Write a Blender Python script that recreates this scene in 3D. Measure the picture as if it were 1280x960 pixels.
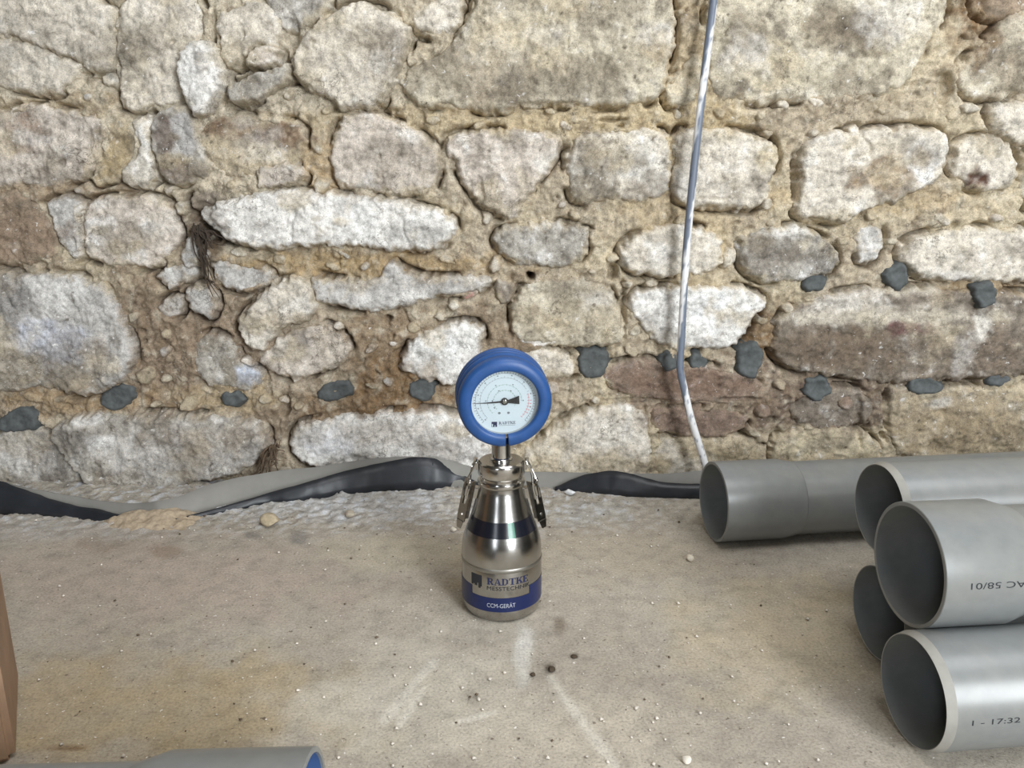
import bpy, bmesh, math, random
import numpy as np
from mathutils import Vector, Matrix

# ------------------------------------------------------------------ reset, camera, light
for o in list(bpy.data.objects):
    bpy.data.objects.remove(o, do_unlink=True)
SC = bpy.context.scene
COL = SC.collection
random.seed(5)
RNG = np.random.default_rng(11)

PITCH, CAM_H, FOC = math.radians(14.34), 0.5285, 1000.0
cam_d = bpy.data.cameras.new('camera')
cam_d.sensor_width = 36.0
cam_d.lens = FOC / 1280.0 * 36.0
cam_d.clip_start = 0.02
cam = bpy.data.objects.new('camera', cam_d)
cam.location = (0, 0, CAM_H)
cam.rotation_euler = (math.pi / 2 - PITCH, 0, 0)
COL.objects.link(cam)
SC.camera = cam

SC.view_settings.view_transform = 'Standard'
SC.view_settings.look = 'None'
SC.view_settings.gamma = 1.0
SC.view_settings.use_curve_mapping = False
SC.view_settings.exposure = 0.10

world = bpy.data.worlds.new('sky')
SC.world = world
world.use_nodes = True
bg = world.node_tree.nodes['Background']
bg.inputs[0].default_value = (0.72, 0.84, 1.0, 1)
bg.inputs[1].default_value = 1.2


def area_light(name, loc, target, sx, sy, power, color):
    l = bpy.data.lights.new(name, 'AREA')
    l.shape = 'RECTANGLE'
    l.size, l.size_y = sx, sy
    l.energy = power
    l.color = color
    o = bpy.data.objects.new(name, l)
    o.location = loc
    d = Vector(target) - Vector(loc)
    o.rotation_euler = d.to_track_quat('-Z', 'Y').to_euler()
    COL.objects.link(o)
    return o


# daylight entering through the two openings in the wall behind the camera
area_light('daylight_wide_opening', (1.9, -2.28, 1.45), (0.15, 1.3, 0.35), 0.95, 1.9, 140, (0.93, 0.97, 1.0))
area_light('daylight_narrow_opening', (-1.15, -2.28, 1.45), (-0.35, 1.3, 0.35), 0.4, 1.9, 14, (0.92, 0.96, 1.0))
# added fill light from above, unseen, placed to shape shadows and pipe interiors
area_light('added_top_fill', (0.75, 0.15, 2.58), (0.45, 0.6, 0.0), 1.7, 1.2, 30, (1.0, 0.98, 0.95))

WALL_Y = 1.37

# ------------------------------------------------------------------ helpers


def lin(r, g, b):
    def f(c):
        c /= 255.0
        return c / 12.92 if c <= 0.04045 else ((c + 0.055) / 1.055) ** 2.4
    return np.array([f(r), f(g), f(b)])


def ray(px, py):
    u, v = (px - 640.0) / FOC, (480.0 - py) / FOC
    c, s = math.cos(PITCH), math.sin(PITCH)
    return np.array([u, c + v * s, -s + v * c])


def on_wall(px, py, y=None):
    y = WALL_Y - 0.012 if y is None else y
    d = ray(px, py)
    k = y / d[1]
    return d[0] * k, CAM_H + d[2] * k


def on_floor(px, py, z=0.0):
    d = ray(px, py)
    k = (z - CAM_H) / d[2]
    return d[0] * k, d[1] * k


def wall_px(X, Z, y=None):
    """pixel position of wall points, arrays (only used to place stains and soils)"""
    y = WALL_Y - 0.012 if y is None else y
    c, s = math.cos(PITCH), math.sin(PITCH)
    z = Z - CAM_H
    d = y * c - z * s
    u = z * c + y * s
    return 640 + FOC * X / d, 480 - FOC * u / d


def floor_px(X, Y):
    c, s = math.cos(PITCH), math.sin(PITCH)
    z = -CAM_H
    d = np.maximum(Y * c - z * s, 0.05)
    u = z * c + Y * s
    return 640 + FOC * X / d, 480 - FOC * u / d


def _hash(ix, iy, seed):
    h = (ix.astype(np.int64) * 374761393 + iy.astype(np.int64) * 668265263 + seed * 1442695041) & 0xFFFFFFFF
    h = ((h ^ (h >> 13)) * 1274126177) & 0xFFFFFFFF
    h = (h ^ (h >> 16)) & 0xFFFFFFFF
    return h


def gnoise(x, y, seed=0):
    """gradient noise, about -1..1"""
    xi, yi = np.floor(x), np.floor(y)
    fx, fy = x - xi, y - yi
    ux, uy = fx * fx * fx * (fx * (fx * 6 - 15) + 10), fy * fy * fy * (fy * (fy * 6 - 15) + 10)
    xi, yi = xi.astype(np.int64), yi.astype(np.int64)

    def g(dx, dy):
        a = _hash(xi + dx, yi + dy, seed) * (2 * math.pi / 4294967296.0)
        return np.cos(a) * (fx - dx) + np.sin(a) * (fy - dy)
    a = g(0, 0) * (1 - ux) + g(1, 0) * ux
    b = g(0, 1) * (1 - ux) + g(1, 1) * ux
    return (a * (1 - uy) + b * uy) * 1.5


def fbm(x, y, f, octs=4, seed=0, gain=0.5):
    s = np.zeros_like(x, dtype=float)
    a, t = 1.0, 0.0
    for i in range(octs):
        s += a * gnoise(x * f + 17.3 * i, y * f - 9.1 * i, seed + i * 13)
        t += a
        a *= gain
        f *= 2.03
    return s / t * 1.4


def ridge(x, y, f, octs=3, seed=0):
    s = np.zeros_like(x, dtype=float)
    a, t = 1.0, 0.0
    for i in range(octs):
        s += a * (1 - np.abs(gnoise(x * f, y * f, seed + 7 * i)) * 2.2)
        t += a
        a *= 0.5
        f *= 2.1
    return s / t


def sstep(a, b, x):
    t = np.clip((x - a) / (b - a), 0, 1)
    return t * t * (3 - 2 * t)


def poly_sdf(px, py, poly):
    """signed distance, positive inside"""
    poly = np.asarray(poly, float)
    d2 = np.full(px.shape, 1e9)
    ins = np.zeros(px.shape, bool)
    n = len(poly)
    for i in range(n):
        ax, ay = poly[i]
        bx, by = poly[(i + 1) % n]
        ex, ey = bx - ax, by - ay
        wx, wy = px - ax, py - ay
        t = np.clip((wx * ex + wy * ey) / (ex * ex + ey * ey + 1e-12), 0, 1)
        d2 = np.minimum(d2, (wx - ex * t) ** 2 + (wy - ey * t) ** 2)
        c = ((ay <= py) & (by > py)) | ((by <= py) & (ay > py))
        with np.errstate(divide='ignore', invalid='ignore'):
            xx = ax + (py - ay) / (by - ay if by != ay else 1e-12) * ex
        ins ^= c & (px < xx)
    d = np.sqrt(d2)
    return np.where(ins, d, -d)


def chaikin(poly, n=1):
    p = np.asarray(poly, float)
    for _ in range(n):
        q = np.roll(p, -1, 0)
        p = np.stack([p * 0.75 + q * 0.25, p * 0.25 + q * 0.75], 1).reshape(-1, 2)
    return p


def link(o, parent=None):
    COL.objects.link(o)
    if parent is not None:
        o.parent = parent
    return o


def mesh_np(name, verts, quads, mat, parent=None, col=None, smooth=True, tris=None):
    me = bpy.data.meshes.new(name)
    verts = np.asarray(verts, np.float32)
    faces = np.asarray(quads, np.int32)
    nv, nf, k = len(verts), len(faces), faces.shape[1]
    me.vertices.add(nv)
    me.vertices.foreach_set('co', verts.ravel())
    me.loops.add(nf * k)
    me.loops.foreach_set('vertex_index', faces.ravel())
    me.polygons.add(nf)
    me.polygons.foreach_set('loop_start', np.arange(0, nf * k, k, dtype=np.int32))
    me.polygons.foreach_set('loop_total', np.full(nf, k, np.int32))
    me.update(calc_edges=True)
    me.validate()
    if smooth:
        me.polygons.foreach_set('use_smooth', np.ones(len(me.polygons), bool))
    if col is not None:
        at = me.color_attributes.new('tint', 'FLOAT_COLOR', 'POINT')
        c4 = np.ones((nv, 4), np.float32)
        c4[:, :3] = np.clip(col, 0, 1)
        at.data.foreach_set('color', c4.ravel())
    me.materials.append(mat)
    return link(bpy.data.objects.new(name, me), parent)


def mesh_py(name, verts, faces, mat, parent=None, smooth=False):
    me = bpy.data.meshes.new(name)
    me.from_pydata([tuple(map(float, v)) for v in verts], [], [tuple(f) for f in faces])
    me.update()
    if smooth:
        for p in me.polygons:
            p.use_smooth = True
    me.materials.append(mat)
    return link(bpy.data.objects.new(name, me), parent)


def bm_obj(name, bm, mat, parent=None, smooth=True, angle=40):
    me = bpy.data.meshes.new(name)
    bmesh.ops.recalc_face_normals(bm, faces=bm.faces)
    if smooth:
        for f in bm.faces:
            f.smooth = True
        lim = math.radians(angle)
        for e in bm.edges:
            if len(e.link_faces) == 2 and e.calc_face_angle(0) > lim:
                e.smooth = False
    bm.to_mesh(me)
    bm.free()
    me.materials.append(mat)
    return link(bpy.data.objects.new(name, me), parent)


def empty(name, loc, rz=0.0):
    o = bpy.data.objects.new(name, None)
    o.location = loc
    o.rotation_euler = (0, 0, rz)
    o.empty_display_size = 0.05
    return link(o)


def tag(o, label, cat, group=None, kind=None):
    o['label'] = label
    o['category'] = cat
    if group:
        o['group'] = group
    if kind:
        o['kind'] = kind
    return o


def lathe(bm, prof, seg=64, a0=0.0, a1=2 * math.pi, close_prof=False, caps=False):
    """prof: list of (r, z) about the z axis"""
    full = abs(a1 - a0 - 2 * math.pi) < 1e-6
    n = seg if full else seg + 1
    rings = []
    for i in range(n):
        a = a0 + (a1 - a0) * i / seg
        rings.append([bm.verts.new((r * math.cos(a), r * math.sin(a), z)) for r, z in prof])
    m = len(prof)
    for i in range(seg):
        A, B = rings[i], rings[(i + 1) % n]
        for j in range(m if close_prof else m - 1):
            k = (j + 1) % m
            bm.faces.new((A[j], B[j], B[k], A[k]))
    if caps and not full:
        bm.faces.new(rings[0])
        bm.faces.new(list(reversed(rings[-1])))
    return rings


def tube(bm, pts, rad, seg=10, caps=True):
    pts = [Vector(p) for p in pts]
    rings = []
    up = None
    for i, p in enumerate(pts):
        t = (pts[min(i + 1, len(pts) - 1)] - pts[max(i - 1, 0)]).normalized()
        if up is None:
            up = t.orthogonal().normalized()
        up = (up - t * up.dot(t)).normalized()
        sd = t.cross(up)
        r = rad(i / (len(pts) - 1)) if callable(rad) else rad
        rings.append([bm.verts.new(p + (up * math.cos(2 * math.pi * k / seg) + sd * math.sin(2 * math.pi * k / seg)) * r) for k in range(seg)])
    for a, b in zip(rings[:-1], rings[1:]):
        for k in range(seg):
            bm.faces.new((a[k], a[(k + 1) % seg], b[(k + 1) % seg], b[k]))
    if caps:
        bm.faces.new(list(reversed(rings[0])))
        bm.faces.new(rings[-1])
    return rings


def box(bm, c, s, rot=None):
    vs = []
    for dx, dy, dz in ((-1, -1, -1), (1, -1, -1), (1, 1, -1), (-1, 1, -1), (-1, -1, 1), (1, -1, 1), (1, 1, 1), (-1, 1, 1)):
        v = Vector((dx * s[0] / 2, dy * s[1] / 2, dz * s[2] / 2))
        if rot:
            v = rot @ v
        vs.append(bm.verts.new(v + Vector(c)))
    for f in ((0, 3, 2, 1), (4, 5, 6, 7), (0, 1, 5, 4), (1, 2, 6, 5), (2, 3, 7, 6), (3, 0, 4, 7)):
        bm.faces.new([vs[i] for i in f])
    return vs


def crom(pts, n=8):
    p = [np.asarray(q, float) for q in pts]
    p = [2 * p[0] - p[1]] + p + [2 * p[-1] - p[-2]]
    out = []
    for i in range(1, len(p) - 2):
        for k in range(n):
            t = k / n
            a, b, c, d = p[i - 1], p[i], p[i + 1], p[i + 2]
            out.append(0.5 * (2 * b + (c - a) * t + (2 * a - 5 * b + 4 * c - d) * t * t + (3 * b - a - 3 * c + d) * t ** 3))
    out.append(p[-2])
    return out


# ------------------------------------------------------------------ materials


class NT:
    def __init__(self, name, rough=0.6, metal=0.0, color=(0.5, 0.5, 0.5), spec=0.5):
        self.m = bpy.data.materials.new(name)
        self.m.use_nodes = True
        self.t = self.m.node_tree
        self.b = self.t.nodes['Principled BSDF']
        self.b.inputs['Base Color'].default_value = (*[float(c) for c in color], 1)
        self.b.inputs['Roughness'].default_value = rough
        self.b.inputs['Metallic'].default_value = metal
        self.b.inputs['Specular IOR Level'].default_value = spec
        self.tc = None

    def n(self, typ, **kw):
        nd = self.t.nodes.new(typ)
        for k, v in kw.items():
            setattr(nd, k, v)
        return nd

    def l(self, a, b):
        self.t.links.new(a, b)

    def coord(self, which='Object'):
        if self.tc is None:
            self.tc = self.n('ShaderNodeTexCoord')
        return self.tc.outputs[which]

    def noise(self, scale, detail=4, rough=0.55, vec=None, distort=0.0):
        nd = self.n('ShaderNodeTexNoise')
        nd.inputs['Scale'].default_value = scale
        nd.inputs['Detail'].default_value = detail
        nd.inputs['Roughness'].default_value = rough
        nd.inputs['Distortion'].default_value = distort
        self.l(vec if vec is not None else self.coord(), nd.inputs['Vector'])
        return nd.outputs['Fac']

    def ramp(self, fac, stops):
        nd = self.n('ShaderNodeValToRGB')
        el = nd.color_ramp.elements
        while len(el) < len(stops):
            el.new(0.5)
        for e, (p, c) in zip(el, stops):
            e.position = p
            c = c if hasattr(c, '__len__') else (c, c, c)
            e.color = (*[float(x) for x in c], 1)
        self.l(fac, nd.inputs['Fac'])
        return nd.outputs['Color']

    def mix(self, a, b, fac, mode='MIX'):
        nd = self.n('ShaderNodeMix', data_type='RGBA', blend_type=mode)
        for s, v in ((nd.inputs[6], a), (nd.inputs[7], b), (nd.inputs[0], fac)):
            if hasattr(v, 'is_linked'):
                self.l(v, s)
            elif hasattr(v, '__len__'):
                s.default_value = (*[float(x) for x in v], 1)
            else:
                s.default_value = v
        return nd.outputs[2]

    def attr(self, name='tint'):
        nd = self.n('ShaderNodeAttribute')
        nd.attribute_name = name
        return nd.outputs['Color']

    def bump(self, height, strength=0.5, dist=0.002, prev=None):
        nd = self.n('ShaderNodeBump')
        nd.inputs['Strength'].default_value = strength
        nd.inputs['Distance'].default_value = dist
        self.l(height, nd.inputs['Height'])
        if prev is not None:
            self.l(prev, nd.inputs['Normal'])
        return nd.outputs['Normal']

    def base(self, c):
        self.l(c, self.b.inputs['Base Color'])

    def normal(self, nrm):
        self.l(nrm, self.b.inputs['Normal'])


def mat_masonry(name, speck_dark, speck_white, grain, bstr, bscale, crack=0.6, con=1.0):
    M = NT(name, rough=0.95, spec=0.2)
    tint = M.attr()
    f1 = M.ramp(M.noise(70, 7, 0.7), [(0.30, 1 - 0.5 * con), (0.5, 1.0), (0.70, 1 + 0.3 * con)])
    c = M.mix(tint, f1, 0.9, 'MULTIPLY')
    f2 = M.ramp(M.noise(grain, 3, 0.7), [(0.3, 1 - 0.4 * con), (0.5, 1.0), (0.72, 1 + 0.28 * con)])
    c = M.mix(c, f2, 0.85, 'MULTIPLY')
    c = M.mix(c, (0.115, 0.095, 0.072), M.ramp(M.noise(170, 5, 0.65), [(speck_dark - 0.06, 0.75), (speck_dark, 0.0)]))
    # hairline cracks and flake edges
    ln = M.ramp(M.noise(26, 6, 0.62, distort=0.5), [(0.484, 0.0), (0.5, 1.0), (0.516, 0.0)])
    ln = M.mix(ln, M.ramp(M.noise(13, 3, 0.6), [(0.51, 0.0), (0.62, 1.0)]), 1.0, 'MULTIPLY')
    c = M.mix(c, (0.10, 0.082, 0.062), M.mix(ln, (crack, crack, crack), 1.0, 'MULTIPLY'))
    c = M.mix(c, (0.80, 0.78, 0.75), M.ramp(M.noise(120, 4, 0.55, distort=0.8), [(speck_white, 0.0), (speck_white + 0.05, 0.8)]))
    M.base(c)
    b0 = M.bump(ln, -crack, 0.004)
    b1 = M.bump(M.noise(bscale, 7, 0.72), bstr, 0.007, b0)
    b2 = M.bump(M.noise(bscale * 4.2, 4, 0.7), bstr * 0.9, 0.002, b1)
    M.normal(b2)
    return M.m


M_STONE = mat_masonry('stone_limewashed', 0.36, 0.67, 520, 0.34, 60, 0.75, 1.05)
M_MORTAR = mat_masonry('mortar_sandy', 0.37, 0.68, 430, 0.5, 80, 0.8, 1.0)
M_CHIP = mat_masonry('stone_chip_pale', 0.33, 0.72, 520, 0.4, 110)


def mat_floor():
    M = NT('concrete_dusty', rough=0.85, spec=0.3)
    tint = M.attr()
    c = M.mix(tint, M.ramp(M.noise(40, 6, 0.65), [(0.28, 0.74), (0.5, 1.0), (0.74, 1.14)]), 0.9, 'MULTIPLY')
    c = M.mix(c, M.ramp(M.noise(330, 4, 0.7), [(0.3, 0.62), (0.5, 1.0), (0.72, 1.24)]), 0.9, 'MULTIPLY')
    c = M.mix(c, (0.13, 0.10, 0.075), M.ramp(M.noise(125, 4, 0.6), [(0.30, 0.8), (0.355, 0.0)]))
    c = M.mix(c, (0.86, 0.84, 0.80), M.ramp(M.noise(190, 2, 0.5), [(0.70, 0.0), (0.74, 0.9)]))
    M.base(c)
    b1 = M.bump(M.noise(90, 6, 0.7), 0.16, 0.004)
    M.normal(M.bump(M.noise(330, 4, 0.7), 0.45, 0.0012, b1))
    return M.m


M_FLOOR = mat_floor()


def mat_plain(name, col, rough=0.6, metal=0.0, var=0.12, vscale=40, bump=0.0, bscale=200, spec=0.5):
    M = NT(name, rough, metal, col, spec)
    c = M.mix(tuple(col), M.ramp(M.noise(vscale, 5, 0.6), [(0.3, 1 - var), (0.7, 1 + var)]), 1.0, 'MULTIPLY')
    M.base(c)
    if bump:
        M.normal(M.bump(M.noise(bscale, 4, 0.6), bump, 0.001))
    return M.m


M_PLASTER = mat_plain('plaster_old', lin(96, 93, 88), 0.95, var=0.1, vscale=3, bump=0.3, bscale=30)
M_DARKWALL = mat_plain('dark_bare_masonry', lin(74, 68, 60), 0.95, var=0.2, vscale=6, bump=0.4, bscale=30)
M_CEIL = mat_plain('ceiling_boards', lin(96, 92, 85), 0.95, var=0.15, vscale=4)
M_PLUG = mat_plain('putty_dark_grey', lin(84, 88, 88), 0.8, var=0.3, vscale=110, bump=0.8, bscale=160)
M_FILM = mat_plain('black_plastic_film', lin(36, 39, 44), 0.42, var=0.25, vscale=25, bump=0.35, bscale=45)
M_FOAM = mat_plain('grey_foam_strip', lin(134, 132, 126), 0.75, var=0.10, vscale=18, bump=0.2, bscale=80)
M_ROOT = mat_plain('dry_root', lin(92, 76, 60), 0.95, var=0.3, vscale=150)
M_ROOTD = mat_plain('dark_root', lin(62, 52, 43), 0.95, var=0.3, vscale=150)
M_SAND = mat_plain('loose_sand', lin(176, 160, 138), 0.95, var=0.2, vscale=220, bump=0.9, bscale=260, spec=0.2)


def mat_pvc():
    M = NT('grey_pvc', rough=0.3, color=lin(152, 156, 156), spec=0.6)
    d = M.noise(9, 5, 0.6)
    c = M.mix(tuple(lin(126, 130, 132)), tuple(lin(142, 140, 130)), M.ramp(d, [(0.35, 0.0), (0.8, 0.6)]))
    c = M.mix(c, M.ramp(M.noise(70, 5, 0.6), [(0.3, 0.93), (0.7, 1.06)]), 1.0, 'MULTIPLY')
    M.base(c)
    M.l(M.ramp(M.noise(14, 5, 0.6), [(0.25, 0.28), (0.75, 0.36)]), M.b.inputs['Roughness'])
    return M.m


M_PVC = mat_pvc()
M_PVC_RIM = mat_plain('pvc_cut_edge', lin(158, 156, 149), 0.6, var=0.1, vscale=60)
M_PVC_DUST = mat_plain('grey_pvc_dusty', lin(150, 148, 138), 0.5, var=0.08, vscale=20)
M_BLUEREFL = mat_plain('blue_reflection_tint', lin(72, 100, 150), 0.4, var=0.06, vscale=20)  # sky reflection inside the foreground socket, put in as blue colour
M_PRINT = mat_plain('black_print', lin(34, 36, 42), 0.6, var=0.05)


def mat_steel(name, col, r0, r1, aniso=0.0):
    M = NT(name, rough=r0, metal=1.0, color=col)
    mp = M.n('ShaderNodeMapping')
    mp.inputs['Scale'].default_value = (6, 6, 420)
    M.l(M.coord(), mp.inputs['Vector'])
    nz = M.noise(1.0, 3, 0.6, vec=mp.outputs['Vector'])
    M.l(M.ramp(nz, [(0.3, r0), (0.7, r1)]), M.b.inputs['Roughness'])
    c = M.mix(tuple(col), M.ramp(M.noise(26, 5, 0.6), [(0.3, 0.86), (0.7, 1.05)]), 1.0, 'MULTIPLY')
    M.base(c)
    M.normal(M.bump(nz, 0.006, 0.0004))
    return M.m


M_STEEL = mat_steel('brushed_stainless_steel', lin(178, 176, 172), 0.20, 0.235)
M_STEEL2 = mat_steel('polished_stainless_steel', lin(200, 198, 194), 0.14, 0.22)
M_WELD = mat_steel('dull_weld_steel', lin(160, 157, 150), 0.38, 0.5)
M_RUBBER = mat_plain('blue_rubber', lin(37, 79, 138), 0.42, var=0.14, vscale=60, bump=0.15, bscale=300)
M_DIAL = mat_plain('white_dial', lin(222, 230, 234), 0.5, var=0.02)
M_BLACK = mat_plain('black_paint', lin(24, 24, 27), 0.5, var=0.05)
M_NAVY = mat_plain('navy_label', lin(20, 34, 80), 0.34, var=0.1, vscale=60)
M_NAVYINK = mat_plain('navy_ink', lin(30, 38, 78), 0.45, var=0.1)
M_SILVERINK = mat_plain('pale_ink', lin(176, 180, 190), 0.5, var=0.05)
M_GREY_INK = mat_plain('grey_ink', lin(120, 126, 130), 0.6, var=0.05)
M_GREEN_INK = mat_plain('green_ink', lin(120, 165, 140), 0.6, var=0.05)
M_RED_INK = mat_plain('red_ink', lin(225, 120, 125), 0.6, var=0.05)
M_BANDBLK = mat_plain('black_holographic_band', lin(22, 24, 34), 0.22, var=0.1, spec=0.6)
M_BANDGRN = mat_plain('green_hologram', lin(38, 112, 88), 0.25, var=0.2, vscale=300)
M_BOXBRN = mat_plain('brown_cardboard', lin(150, 122, 98), 0.85, var=0.18, vscale=22, bump=0.2)
M_TAPE = mat_plain('tan_tape', lin(170, 130, 92), 0.4, var=0.05)


def mat_glass():
    m = bpy.data.materials.new('gauge_glass')
    m.use_nodes = True
    t = m.node_tree
    for n in list(t.nodes):
        t.nodes.remove(n)
    out = t.nodes.new('ShaderNodeOutputMaterial')
    mx = t.nodes.new('ShaderNodeMixShader')
    tr = t.nodes.new('ShaderNodeBsdfTransparent')
    gl = t.nodes.new('ShaderNodeBsdfGlossy')
    fr = t.nodes.new('ShaderNodeFresnel')
    tr.inputs[0].default_value = (0.97, 0.985, 0.99, 1)
    gl.inputs['Roughness'].default_value = 0.04
    fr.inputs['IOR'].default_value = 1.45
    t.links.new(fr.outputs[0], mx.inputs[0])
    t.links.new(tr.outputs[0], mx.inputs[1])
    t.links.new(gl.outputs[0], mx.inputs[2])
    t.links.new(mx.outputs[0], out.inputs[0])
    return m


M_GLASS = mat_glass()


def mat_cable():
    M = NT('painted_cable', rough=0.45)
    M.base(M.attr())
    return M.m


M_CABLE = mat_cable()

# ------------------------------------------------------------------ the rubble wall
KIND = {
    'C': lin(212, 204, 190), 'W': lin(228, 225, 219), 'G': lin(172, 167, 158), 'T': lin(184, 171, 147),
    'P': lin(205, 195, 183), 'B': lin(154, 137, 118), 'D': lin(132, 122, 110), 'R': lin(136, 118, 104), 'L': lin(192, 189, 184),
    'Y': lin(200, 191, 171),
}
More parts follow.
